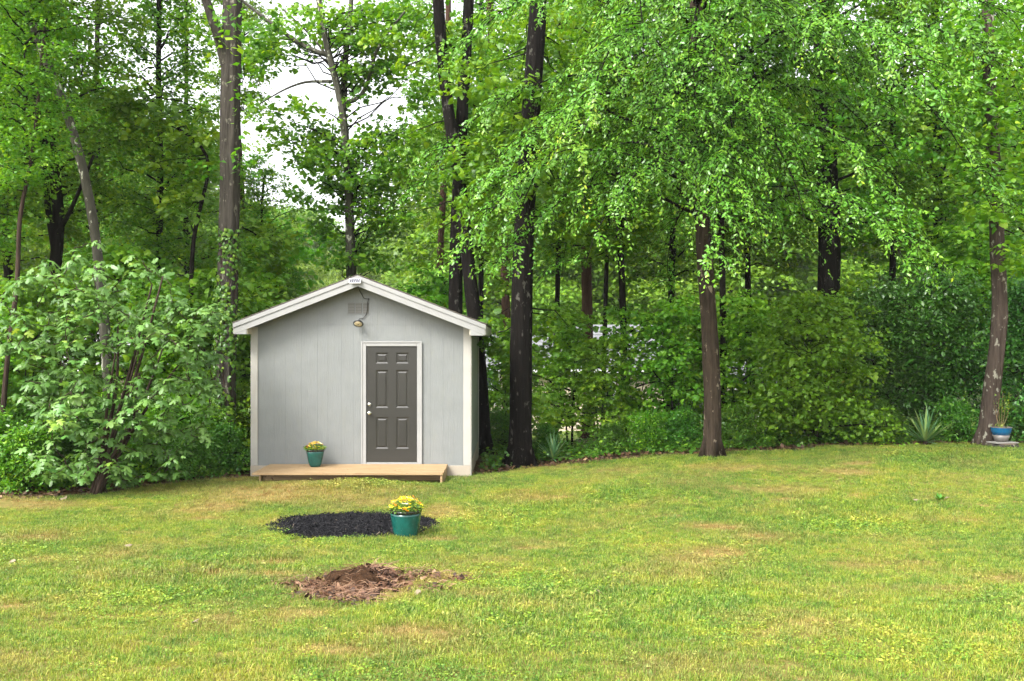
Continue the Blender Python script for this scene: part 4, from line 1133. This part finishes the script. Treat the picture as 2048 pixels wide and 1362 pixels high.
# ------------------------------------------------------------------ flower pots
FL = {}
def flower_mesh(mat):
    V, F = [(0, 0, .004)], []
    for k in range(5):
        a = k * 2 * math.pi / 5
        for da, r_, z_ in ((-.5, .62, .10), (0, 1, .16), (.5, .62, .10)):
            V.append((math.cos(a + da) * r_, math.sin(a + da) * r_, z_))
        i = 1 + 3 * k; F += [(0, i, i + 1), (0, i + 1, i + 2)]
    return mesh_np('flower', np.array(V), [np.array(F)], mat)
for k, m in (('y', mat_yel), ('o', mat_org), ('r', mat_redf), ('p', mat_pale)): FL[k] = flower_mesh(m)
def pot(label, loc, rim_r, base_r, h, sq, rot, seed, mix, dome, nfl):
    rng = np.random.default_rng(seed)
    root = thing('flower_pot', label, 'flower pot', tuple(loc))
    prof = []
    for t_ in np.linspace(0, 1, 9):
        prof.append((base_r + (rim_r * .98 - base_r) * (t_ ** .62), h * .88 * t_ + .002))
    m = MB(); m.lathe([(.01, 0), (base_r * .95, 0)] + prof, 40, sq, rot=rot); m.build('body', mat_teal, root, True)
    m = MB(); m.lathe([(rim_r * .97, h * .885), (rim_r * 1.02, h * .90), (rim_r * 1.03, h * .97), (rim_r, h), (rim_r * .93, h), (rim_r * .90, h * .90)], 40, sq, rot=rot); m.build('rim', mat_rim, root, True)
    m = MB(); m.lathe([(.005, h * .86), (rim_r * .93, h * .86), (rim_r * .92, h * .92), (.005, h * .94)], 24, sq, rot=rot); m.build('soil', mat_soil, root)
    n = 620
    th = rng.uniform(0, 2 * np.pi, n); r = np.sqrt(rng.uniform(0, 1, n)) * rim_r * 1.16
    top = h * .93 + dome * (1 - (r / (rim_r * 1.35)) ** 2)
    pos = np.stack([np.cos(th) * r, np.sin(th) * r, h * .93 + (top - h * .93) * rng.uniform(.1, 1, n) + .014 * (r > rim_r)], -1)
    dat = (pos, np.stack([np.cos(th), np.sin(th), rng.uniform(-.3, .8, n)], -1) + rng.normal(0, .5, (n, 3)), np.stack([np.cos(th) * .4, np.sin(th) * .4, np.ones(n)], -1) + rng.normal(0, .4, (n, 3)), rng.uniform(.022, .042, n), rng.beta(2, 2, n))
    o = link('foliage', foliage('foliage', dat, ELL, leaf_pot), root); o["kind"] = 'stuff'
    m = MB()
    for k in range(26):
        a = rng.uniform(0, 6.28); q = rng.uniform(.3, 1.05) * rim_r
        m.tube([(math.cos(a) * q * .3, math.sin(a) * q * .3, h * .9), (math.cos(a) * q, math.sin(a) * q, h * .93 + dome * (1 - (q / rim_r / 1.35) ** 2) * .9)], .003, 4)
    m.build('stems', mat_stems, root)
    for k in range(nfl):
        a = rng.uniform(0, 6.28); q = math.sqrt(rng.uniform(0, 1)) * rim_r * 1.12
        z_ = h * .93 + dome * (1 - (q / rim_r / 1.35) ** 2) + rng.normal(.004, .008) + .01 - (.012 if q > rim_r * 1.02 else 0)
        kk = mix(rng, math.cos(a) * q / rim_r)
        s = rng.uniform(.018, .030)
        link('flower', FL[kk], root, (math.cos(a) * q, math.sin(a) * q, z_), (rng.normal(.35, .4) * math.sin(-a) * -1, rng.normal(.5, .4) * math.cos(a), a), (s, s, s))
    return root
yd = 15.64
pot('square tapered teal pot of yellow and rust flowers on the deck', ((630 - 1024) / FPX * yd, yd, KZ + .002), .152, .085, .30, 2.2, R(18), 1, lambda r, x: 'r' if x < -.55 and r.random() < .8 else ('o' if r.random() < .3 else ('p' if r.random() < .2 else 'y')), .125, 80)
pp = on_ground(811, 1074)
pot('round teal glazed pot of yellow flowers on the black mulch', pp + np.array([0, .04, .0]), (.188), .130, .325, .0, 0, 2, lambda r, x: 'o' if r.random() < .13 else ('p' if r.random() < .18 else 'y'), .15, 120)

# blue and grey pot on its slab
bb = P(2001, 884, 17.35); bb[2] = g1(bb[0], bb[1])
st = thing('sawn_stump', 'low sawn stump beside the lichen spotted tree', 'stump', tuple(bb))
m_ = MB(); m_.lathe([(.34, -.06), (.31, .04), (.29, .075), (.001, .078)], 20); mm = m_.build('bark', bark_grey, st, True)
m_ = MB(); m_.lathe([(.001, .0785), (.275, .079), (.27, .083), (.001, .084)], 20); m_.build('cut_face', mat_cut, st)
sb_ = thing('stone_slab', 'thin pale stone slab lying on the sawn stump', 'slab', tuple(bb + np.array([-.02, -.02, .085])))
m_ = MB(); m_.box(-.25, .25, -.2, .2, 0, .022, .006); m_.build('slab', mat_stone, sb_, rot=(0, 0, .2))
bp = bb + np.array([0, -.02, .108])
po = thing('planter_pot', 'blue and grey glazed pot with dry stems on a stone slab', 'pot', tuple(bp))
m_ = MB(); m_.lathe([(.01, 0), (.105, 0), (.125, .05), (.155, .125)], 32); m_.build('lower_body', mat_greyglaze, po, True)
m_ = MB(); m_.lathe([(.155, .1255), (.178, .20), (.188, .262), (.19, .268)], 32); m_.build('upper_body', mat_blue, po, True)
m_ = MB(); m_.lathe([(.190, .2685), (.195, .270), (.195, .277), (.18, .279), (.17, .25)], 32); m_.build('rim', mat_greyglaze, po, True)
m_ = MB(); m_.lathe([(.001, .235), (.168, .235), (.168, .25), (.001, .255)], 20); m_.build('soil', mat_soil, po)
prng = np.random.default_rng(3)
for k in range(6):
    a = prng.uniform(0, 6.28); q = prng.uniform(.02, .14); hh = prng.uniform(.35, .78)
    m_ = MB(); m_.tube(smooth_path([(q * .2 * math.cos(a), q * .2 * math.sin(a), .25), (q * math.cos(a) + prng.normal(0, .02), q * math.sin(a), .25 + hh * .5), (q * 1.3 * math.cos(a) + prng.normal(0, .03), q * math.sin(a), .25 + hh)], 8), np.linspace(.006, .002, 8), 5)
    m_.build('dry_stem', mat_straw, po)
n = 60
pos = prng.normal(0, 1, (n, 3)) * [.06, .05, .03] + [0, 0, .29]
pos2 = prng.normal(0, 1, (70, 3)) * [.10, .06, .12] + [.07, 0, .72]
pos = np.concatenate([pos, pos2]); n = len(pos)
link('foliage', foliage('foliage', (pos, prng.normal(0, 1, (n, 3)), prng.normal(0, .5, (n, 3)) + [0, 0, 1], prng.uniform(.03, .055, n), prng.uniform(.4, 1, n)), ELL, leaf_pot), po)["kind"] = 'stuff'

# ------------------------------------------------------------------ mulch bed
mrng = np.random.default_rng(8)
def mulch_mat():
    m, t, o = node_mat('black mulch')
    at = N(t, 'ShaderNodeAttribute', attribute_name='lv')
    c = ramp(t, at.outputs['Fac'], [(0, (.004, .004, .005)), (.6, (.011, .011, .013)), (.93, (.035, .032, .032)), (1, (.12, .095, .07))])
    princ(t, o, c, .75, spec=.12); return m
mat_mulch = mulch_mat()
c0 = on_ground(707, 1053)
MRX, MRY = 1.05, .93
def in_mulch(x, y):
    a = np.arctan2(y - c0[1], x - c0[0])
    k = 1 + .06 * np.sin(3 * a + 1) + .05 * np.sin(5 * a) + .03 * np.sin(11 * a + 2)
    return (((x - c0[0]) / MRX) ** 2 + ((y - c0[1]) / MRY) ** 2) / k ** 2
tmp = MB()
gx = np.linspace(-1, 1, 25)
QX, QY = np.meshgrid(c0[0] + gx * MRX * 1.05, c0[1] + gx * MRY * 1.05)
q = in_mulch(QX, QY)
QZ = gz(QX, QY) + .035 * np.clip(1 - q, -.3, 1) + .004
i_ = np.arange(24)[:, None] * 25 + np.arange(24)[None]
F = np.stack([i_, i_ + 1, i_ + 26, i_ + 25], -1).reshape(-1, 4)
F = F[(q.ravel()[F] < 1.02).all(1)]
tmp.add(np.stack([QX, QY, QZ], -1).reshape(-1, 3), F, .1)
n = 8000
a = mrng.uniform(0, 6.283, n); r = np.sqrt(mrng.uniform(0, 1.03, n)) * np.where(mrng.random(n) < .06, mrng.uniform(1, 1.18, n), 1)
x = c0[0] + np.cos(a) * r * MRX; y = c0[1] + np.sin(a) * r * MRY
z = gz(x, y) + .035 * np.clip(1 - in_mulch(x, y), 0, 1) + mrng.uniform(.004, .022, n)
ax = nrmz(np.stack([mrng.normal(0, 1, n), mrng.normal(0, 1, n), mrng.normal(0, .3, n)], -1)); nr = nrmz(mrng.normal(0, .35, (n, 3)) + [0, 0, 1])
SL = np.array([(-.5, 0, -.25), (.5, 0, -.25), (.5, 1, -.25), (-.5, 1, -.25), (-.3, .05, .3), (.3, .05, .3), (.35, .93, .25), (-.3, .95, .3)]) * [.22, 1, .22]
SLF = np.array([(4, 5, 6, 7), (0, 1, 5, 4), (1, 2, 6, 5), (2, 3, 7, 6), (3, 0, 4, 7)])
V, F = leaf_mesh(np.stack([x, y, z], -1), ax, nr, mrng.uniform(.018, .062, n), (SL, SLF))
tmp.add(V, F, np.repeat(np.clip(mrng.beta(1.5, 2.5, n) + (mrng.random(n) < .015) * .5, 0, 1), 8))
tag(tmp.build('mulch_bed', mat_mulch), 'round bed of black wood mulch in the lawn', 'mulch', kind='stuff')

# ------------------------------------------------------------------ rotten stump and leaf litter
sp = on_ground(722, 1163)
stp = thing('rotten_stump', 'low rotten brown tree stump in a patch of dead leaves', 'stump', tuple(sp))
srng = np.random.default_rng(4)
seg, rows = 48, 10
rot_mat = bark_mat('rotten wood', (.022, .012, .007), (.115, .060, .031), 0, strength=1.0)
V, F = [], []
ph = srng.uniform(0, 6, 6)
for j in range(rows):
    t_ = j / (rows - 1)
    for i in range(seg):
        a = i * 2 * math.pi / seg
        lob = .10 * math.sin(3 * a + ph[0]) + .06 * math.sin(7 * a + ph[1]) + .045 * math.sin(13 * a + ph[2])
        rad = .25 * (1 - t_ ** 4) ** .55 * (1 + lob * (1 + .5 * t_)) + .004
        hh = .115 * (t_ ** .75) * (1 + .18 * math.sin(a + 2.4) + .08 * math.sin(4 * a + ph[3])) - .05 * (1 - t_) + .010 * srng.normal() * t_
        V.append((math.cos(a) * rad * 1.2, math.sin(a) * rad * .85, hh))
for j in range(rows - 1):
    for i in range(seg): F.append((j * seg + i, j * seg + (i + 1) % seg, (j + 1) * seg + (i + 1) % seg, (j + 1) * seg + i))
m_ = MB(); m_.add(V, F)
m_.build('bark', rot_mat, stp, True)
for k in range(4):
    a = srng.uniform(-2.8, -.4); r0 = srng.uniform(.17, .22)
    m_ = MB(); m_.tube([(math.cos(a) * r0, math.sin(a) * r0 * .8, .07), (math.cos(a) * .27, math.sin(a) * .22, .035), (math.cos(a) * .36, math.sin(a) * .29, -.02)], [.012, .015, .010], 6, .15, srng); m_.build('root_flare', rot_mat, stp, True)
# dead leaves and straw
LIT = [(720, 1158, 75, 16, 600), (680, 1182, 75, 18, 1100), (625, 1180, 32, 14, 350), (765, 1165, 60, 16, 550), (835, 1152, 50, 8, 170), (915, 1160, 40, 6, 40), (580, 1172, 30, 6, 60), (705, 1202, 50, 8, 200), (870, 1178, 40, 8, 60)]
px_, py_ = [], []
for cx_, cy_, rx_, ry_, k in LIT:
    px_.append(cx_ + srng.normal(0, .48, k) * rx_); py_.append(cy_ + srng.normal(0, .48, k) * ry_)
px_, py_ = np.concatenate(px_), np.concatenate(py_)
def ground_pts(px, py):
    d = np.full(len(px), 9.0)
    for _ in range(40):
        x_ = (px - 1024) / FPX * d
        d = .5 * d + .5 * (CAMZ - gz(x_, d)) * FPX / (py - 681)
    x_ = (px - 1024) / FPX * d
    return np.stack([x_, d, gz(x_, d)], -1)
gp = ground_pts(px_, py_)
gp[:, 2] += srng.uniform(.003, .035, len(gp)) + .10 * np.clip(1 - ((gp[:, 0] - sp[0] - .08) / .24) ** 2 - ((gp[:, 1] - sp[1]) / .2) ** 2, 0, 1)
n = len(gp)
lit = MB()
V, F = leaf_mesh(gp, np.stack([srng.normal(0, 1, n), srng.normal(0, 1, n), srng.normal(0, .35, n)], -1), srng.normal(0, .5, (n, 3)) + [0, 0, 1], srng.uniform(.022, .062, n), MAPLE)
lit.add(V, F, np.repeat(srng.beta(1.3, 1.6, n), len(MAPLE[0])))
idx = srng.integers(0, n, 420)
for i in idx:
    a = srng.uniform(0, 6.28); L = srng.uniform(.07, .22)
    p0 = gp[i] + [0, 0, .01]; p1 = p0 + np.array([math.cos(a) * L, math.sin(a) * L, srng.uniform(-.01, .06)])
    lit.tube([p0, (p0 + p1) / 2 + [0, 0, .015], p1], .0022, 3, lv=srng.uniform(.6, 1), cap=False)
tag(lit.build('leaf_litter', leaf_dead), 'heap of dead brown leaves round the rotten stump', 'leaf litter', kind='stuff')
# litter on the forest floor
n = 17000
x = srng.uniform(-10, 12.5, n); y = edge_y(x) + np.abs(srng.normal(0, 1.5, n)) - .12
ok = ~((x > SX0 - .05) & (x < SX1 + .05) & (y > 14.8) & (y < 19.7)) & (srng.random(n) < np.where(x < -4.6, .6, 1))
x, y = x[ok], y[ok]; n = len(x)
pos = np.stack([x, y, gz(x, y) + srng.uniform(.004, .03, n)], -1)
V, F = leaf_mesh(pos, np.stack([srng.normal(0, 1, n), srng.normal(0, 1, n), srng.normal(0, .25, n)], -1), srng.normal(0, .4, (n, 3)) + [0, 0, 1], srng.uniform(.05, .11, n), KITE)
me = mesh_np('forest_litter', V, [F], leaf_dead, {'lv': np.repeat(srng.beta(1.4, 2.6, n), 4)})
tag(link('forest_litter', me), 'brown fallen leaves along the edge of the woods', 'leaf litter', kind='stuff')
# ground cover
n = 26000
x = srng.uniform(-11, 13, n); y = edge_y(x) + .25 + srng.gamma(1.6, 1.4, n)
dens = np.sin(x * 1.9) * np.sin(y * 1.4 + x) * .5 + .55 + .5 * (x > 3) + .3 * (y - edge_y(x) > 1)
ok = ~((x > SX0 - .1) & (x < SX1 + .15) & (y > 14.8) & (y < 19.8)) & (srng.random(n) < dens)
x, y = x[ok], y[ok]; n = len(x)
pos = np.stack([x, y, gz(x, y) + .03 + srng.gamma(1.5, .055, n)], -1)
dat = (pos, np.stack([srng.normal(0, 1, n), srng.normal(0, 1, n) - .3, np.full(n, -.2)], -1), srng.normal(0, .45, (n, 3)) + [0, -.2, 1], srng.uniform(.05, .10, n), srng.beta(2, 2, n))
tag(link('ground_cover', foliage('ground_cover', dat, KITE, leaf_ivy)), 'green ivy and seedlings covering the floor of the woods', 'ground cover', kind='stuff')

# ------------------------------------------------------------------ pale bits lying on the lawn
def bit(nm, label, px, py, s, mat, cat):
    p = on_ground(px, py)
    rg = np.random.default_rng(int(px))
    t_ = thing(nm, label, cat, tuple(p + np.array([0, 0, .03])))
    V = MAPLE[0] * [s, s, s] + rg.normal(0, .06 * s, MAPLE[0].shape) + [0, -s / 2, .01]
    me = mesh_np('blade', np.concatenate([V, V - [0, 0, .003]]), [np.concatenate([MAPLE[1], MAPLE[1][:, ::-1] + 7])], mat)
    link('blade', me, t_, rot=(rg.normal(.2, .2), rg.normal(0, .3), rg.uniform(0, 6)))
    m = MB(); m.tube([(0, -s / 2, .008), (.02, -s * .75, .015), (.03, -s, .012)], .002, 4); m.build('stalk', mat, t_)
for a_ in ((24, 1129, .13, 'bleached leaf lying alone on the far left of the lawn'), (258, 1096, .13, 'pale curled leaf on the bare patch left of the mulch'), (128, 1000, .15, 'pale leaf at the dirt edge below the fig bush'), (392, 1252, .09, 'yellowish leaf in the grass left of the rotten stump'), (1193, 1190, .10, 'pale dry leaf in the open lawn right of the rotten stump'), (836, 1192, .10, 'pale torn leaf beside the dead leaf heap'), (1832, 1004, .12, 'pale scrap near a weed tuft on the upper lawn'), (1893, 1000, .11, 'small white scrap beside the weed tuft on the upper lawn')):
    bit('fallen_leaf', a_[3], a_[0], a_[1], a_[2] * .65, mat_debris, 'leaf')

# ------------------------------------------------------------------ grass
grng = np.random.default_rng(12)
def grass_mat():
    m, t, o = node_mat('grass blades')
    p = geo_pos(t)
    dry = N(t, 'ShaderNodeAttribute', attribute_name='dry', attribute_type='INSTANCER').outputs['Fac']
    rnd = N(t, 'ShaderNodeAttribute', attribute_name='rnd', attribute_type='INSTANCER').outputs['Fac']
    lv = N(t, 'ShaderNodeAttribute', attribute_name='lv').outputs['Fac']
    n1 = noise(t, p, .55, 3, .5); n2 = noise(t, p, 4.5, 4, .65)
    f = math_(t, 'ADD', math_(t, 'MULTIPLY', n1, .95), math_(t, 'MULTIPLY_ADD', n2, 1.25, -.62))
    f = math_(t, 'ADD', f, math_(t, 'MULTIPLY_ADD', rnd, .42, -.21))
    c = ramp(t, f, [(.30, (.050, .160, .012)), (.46, (.118, .255, .015)), (.62, (.205, .312, .016)), (.84, (.32, .325, .03))])
    c = mixc(t, math_(t, 'MULTIPLY', lv, .42), c, (.46, .43, .15))
    lv2 = N(t, 'ShaderNodeAttribute', attribute_name='lw').outputs['Fac']
    c = mixc(t, 1.0, c, ramp(t, lv2, [(0, (.45, .50, .45)), (.55, (1, 1, 1)), (1, (1.2, 1.16, 1.0))]), 'MULTIPLY')
    d = math_(t, 'MINIMUM', math_(t, 'ADD', dry, math_(t, 'MULTIPLY_ADD', lv, .3, -.15)), 1.0)
    c = mixc(t, math_(t, 'MAXIMUM', math_(t, 'MULTIPLY', d, .9), 0.0), c, ramp(t, rnd, [(.2, (.26, .13, .045)), (.8, (.50, .34, .14))]))
    pr = princ(t, o, c, .5, spec=.35)
    tr = N(t, 'ShaderNodeBsdfTranslucent'); t.links.new(mixc(t, 1.0, c, (1.1, 1.1, .6), 'MULTIPLY'), tr.inputs['Color'])
    mx = N(t, 'ShaderNodeMixShader'); mx.inputs[0].default_value = .3
    t.links.new(pr.outputs[0], mx.inputs[1]); t.links.new(tr.outputs[0], mx.inputs[2]); t.links.new(mx.outputs[0], o.inputs['Surface'])
    return m
mat_grass = grass_mat()
TV, TF, TID, TLV, TLW = [], [], [], [], []
nv = 0
NT = 6
for k in range(1, NT + 1):
    if k <= 4:
        for j in range(30):
            a = grng.uniform(0, 6.28); r0 = .075 * math.sqrt(grng.uniform(0, 1)); b0 = np.array([math.cos(a) * r0, math.sin(a) * r0, -.01])
            d = grng.uniform(0, 6.28); lean = grng.uniform(.15, 1.0); L = grng.uniform(.022, .060); wd = grng.uniform(.0015, .0028)
            dv = np.array([math.cos(d), math.sin(d), 0]); sv = np.array([-math.sin(d), math.cos(d), 0])
            p1 = b0 + dv * L * .35 * lean + [0, 0, L * .65]; p2 = b0 + dv * L * lean + [0, 0, L * (1.0 - .35 * lean)]
            TV += [b0 - sv * wd, b0 + sv * wd, p1 + sv * wd * .8, p1 - sv * wd * .8, p2]
            TF += [(nv, nv + 1, nv + 2), (nv, nv + 2, nv + 3), (nv + 3, nv + 2, nv + 4)]
            TID += [k] * 5; TLV += [grng.uniform(0, 1) ** 2] * 5; TLW += [grng.uniform(0, 1)] * 5; nv += 5
    else:
        for j in range(20):
            a = grng.uniform(0, 6.28); r0 = .085 * math.sqrt(grng.uniform(0, 1)); c_ = np.array([[math.cos(a) * r0, math.sin(a) * r0, grng.uniform(.018, .045)]])
            V, F = leaf_mesh(c_, grng.normal(0, 1, (1, 3)) * [1, 1, .2], grng.normal(0, .3, (1, 3)) + [0, 0, 1], np.array([grng.uniform(.010, .021)]), MAPLE)
            TV += list(V); TF += [tuple(f + nv) for f in F]; TID += [k] * len(V); TLV += [grng.uniform(0, .5)] * len(V); TLW += [grng.uniform(.2, 1)] * len(V); nv += len(V)
TV, TF = np.array(TV), np.array(TF)
# tuft positions
cand_n = 135000
yy = np.sqrt(grng.uniform(4.0 ** 2, 18.6 ** 2, cand_n))
xx = grng.uniform(-1, 1, cand_n) * (.60 * yy + .5)
keepp = grng.random(cand_n) < np.interp(yy, [4, 7, 11, 15, 18.6], [1.0, .95, .80, .62, .5])
keepp &= yy < edge_y(xx) + grng.normal(0, .08, cand_n)
keepp &= ~((xx > SX0 - .02) & (xx < SX1 + .05) & (yy > SY - .05))
keepp &= ~((xx > KX0) & (xx < KX1) & (yy > KY0 + .05))
keepp &= in_mulch(xx, yy) > 1.0 + grng.normal(0, .13, cand_n)
keepp &= np.hypot(xx - pp[0], yy - pp[1] - .1) > .16
xx, yy = xx[keepp], yy[keepp]
# bare and dry patches, given as photograph ellipses
DRY = [(715, 1175, 105, 30, 1.6), (880, 1160, 80, 16, .8), (1400, 1130, 120, 30, .55), (1430, 1105, 60, 16, .6), (540, 985, 150, 26, .95), (430, 1015, 90, 16, .85), (660, 985, 130, 22, .85), (880, 1020, 50, 18, .8), (20, 1008, 110, 10, 1.3), (760, 1000, 90, 12, .6), (240, 1110, 90, 20, .5), (60, 1080, 90, 14, .55), (180, 1155, 80, 16, .5), (430, 1210, 45, 10, .5), (100, 1245, 80, 16, .3), (450, 1240, 40, 12, .6),
       (1500, 935, 130, 10, .5), (1700, 945, 60, 8, .7), (1540, 980, 90, 12, .5), (1712, 995, 16, 7, 1.0), (1470, 978, 16, 6, 1.0), (1550, 1085, 90, 16, .4), (1990, 1160, 80, 14, .6), (960, 1190, 60, 14, .6), (1290, 950, 160, 12, .35), (1080, 995, 110, 14, .4), (620, 1045, 60, 14, .35), (910, 1240, 40, 16, .3), (1520, 1275, 50, 14, .35), (1300, 1330, 90, 20, .3), (300, 960, 200, 14, .3)]
zz_ = gz(xx, yy)
ppx = 1024 + xx / yy * FPX; ppy = 681 + (CAMZ - zz_) / yy * FPX
dry = np.zeros(len(xx))
for cx_, cy_, rx_, ry_, s_ in DRY:
    q = ((ppx - cx_) / rx_) ** 2 + ((ppy - cy_) / ry_) ** 2
    dry = np.maximum(dry, s_ * np.exp(-q * 1.1))
dry *= 1.0
for k_ in range(120):
    a_, b_ = grng.uniform(-8, 8), grng.uniform(5, 17.5)
    rr_k = grng.uniform(.05, .22)
    dry = np.maximum(dry, grng.uniform(.3, 1.0) * np.exp(-(((xx - a_) / rr_k / 1.6) ** 2 + ((yy - b_) / rr_k) ** 2)))
dry += .07 + .24 * (np.sin(xx * 2.3 + yy) * np.sin(yy * 2.9 - xx * .7)) + .10 * np.sin(xx * 6.1 + 1) * np.sin(yy * 7.3)
dry = np.clip(dry + grng.normal(0, .10, len(dry)), 0, 1.5)
kp = grng.random(len(xx)) > np.clip(dry - .35, 0, .93)
xx, yy, zz_, dry = xx[kp], yy[kp], zz_[kp], np.clip(dry[kp], 0, 1)
npt = len(xx)
clov = (np.sin(xx * 1.3 + 2) * np.sin(yy * 1.7 + xx * .4) > .45) & (grng.random(npt) < .22) | (grng.random(npt) < .03)
variant = np.where(clov, grng.integers(4, 6, npt), grng.integers(0, 4, npt)).astype(float)
tall = 1 + .45 * np.clip(np.sin(xx * .9 + 1) * np.sin(yy * 1.1 - .5 * xx), -.3, 1)
edge_boost = 1 + .1 * np.exp(-np.abs(in_mulch(xx, yy) - 1) * 6)
scl = grng.uniform(.6, 1.1, npt) * tall * np.where(dry > .5, .75, 1) * np.minimum(edge_boost, 1.4)
scl *= np.interp(yy, [4, 18], [.95, 1.15])
PV = np.stack([xx, yy, zz_], -1)
allV = np.concatenate([TV, PV])
z0_ = np.zeros(len(TV))
me = mesh_np('grass', allV, [TF], mat_grass, {'tid': np.concatenate([TID, np.zeros(npt)]), 'lv': np.concatenate([TLV, np.zeros(npt)]), 'lw': np.concatenate([TLW, np.zeros(npt)]), 'variant': np.concatenate([z0_, variant]), 'scl': np.concatenate([z0_, scl]), 'dry': np.concatenate([z0_, dry]), 'rnd': np.concatenate([z0_, grng.random(npt)]),
      'rot': np.concatenate([np.zeros((len(TV), 3)), np.stack([grng.normal(0, .12, npt), grng.normal(0, .12, npt), grng.uniform(0, 6.283, npt)], -1)])})
grass = link('grass', me)
tag(grass, 'mown lawn of yellow green grass with clover and dry patches', 'grass', kind='stuff')
ng = bpy.data.node_groups.new('grass_tufts', 'GeometryNodeTree')
ng.interface.new_socket('Geometry', in_out='INPUT', socket_type='NodeSocketGeometry')
ng.interface.new_socket('Geometry', in_out='OUTPUT', socket_type='NodeSocketGeometry')
gi, go = ng.nodes.new('NodeGroupInput'), ng.nodes.new('NodeGroupOutput')
def named(nm, typ='FLOAT'):
    n_ = ng.nodes.new('GeometryNodeInputNamedAttribute'); n_.data_type = typ; n_.inputs['Name'].default_value = nm; return n_.outputs[0]
def sel(k):
    c_ = ng.nodes.new('FunctionNodeCompare'); c_.data_type = 'FLOAT'; c_.operation = 'EQUAL'
    ng.links.new(named('tid'), c_.inputs[0]); c_.inputs[1].default_value = k; c_.inputs['Epsilon'].default_value = .1
    s_ = ng.nodes.new('GeometryNodeSeparateGeometry'); s_.domain = 'POINT'
    ng.links.new(gi.outputs[0], s_.inputs['Geometry']); ng.links.new(c_.outputs[0], s_.inputs['Selection'])
    return s_.outputs['Selection']
jn = ng.nodes.new('GeometryNodeJoinGeometry')
for k in range(NT, 0, -1):
    g2 = ng.nodes.new('GeometryNodeGeometryToInstance')
    ng.links.new(sel(k), g2.inputs[0]); ng.links.new(g2.outputs[0], jn.inputs[0])
mp = ng.nodes.new('GeometryNodeMeshToPoints'); ng.links.new(sel(0), mp.inputs['Mesh'])
iop = ng.nodes.new('GeometryNodeInstanceOnPoints')
ng.links.new(mp.outputs[0], iop.inputs['Points']); ng.links.new(jn.outputs[0], iop.inputs['Instance'])
iop.inputs['Pick Instance'].default_value = True
ng.links.new(named('variant'), iop.inputs['Instance Index'])
ng.links.new(named('rot', 'FLOAT_VECTOR'), iop.inputs['Rotation'])
ng.links.new(named('scl'), iop.inputs['Scale'])
ng.links.new(iop.outputs[0], go.inputs[0])
md = grass.modifiers.new('tufts', 'NODES'); md.node_group = ng

# a broad leaved weed tuft on the upper lawn
wp_ = on_ground(1880, 1003)
wd_ = thing('weed_tuft', 'broad leaved green weed standing in the upper lawn', 'plant', tuple(wp_))
for k in range(9):
    a = k * 2.4; el = R(25 + 5 * k)
    V = ELL[0] * [.10, .11, .11]
    me = mesh_np('leaf', V, [ELL[1]], leaf_ivy, {'lv': np.full(6, .5)})
    link('leaf', me, wd_, (0, 0, .02), (el, 0, a))

# ------------------------------------------------------------------ misty air over the valley
HAZE = 0.00028
if HAZE > 0:
    m, t, o = node_mat('mist')
    v = N(t, 'ShaderNodeVolumePrincipled')
    v.inputs['Color'].default_value = (.93, .96, .97, 1)
    v.inputs['Density'].default_value = HAZE
    t.links.new(v.outputs[0], o.inputs['Volume'])
    h_ = MB(); h_.box(-560, 560, -70, 720, -8, 34)
    tag(h_.build('haze', m), 'thin pale mist hanging over the yard and valley', 'haze', kind='stuff')
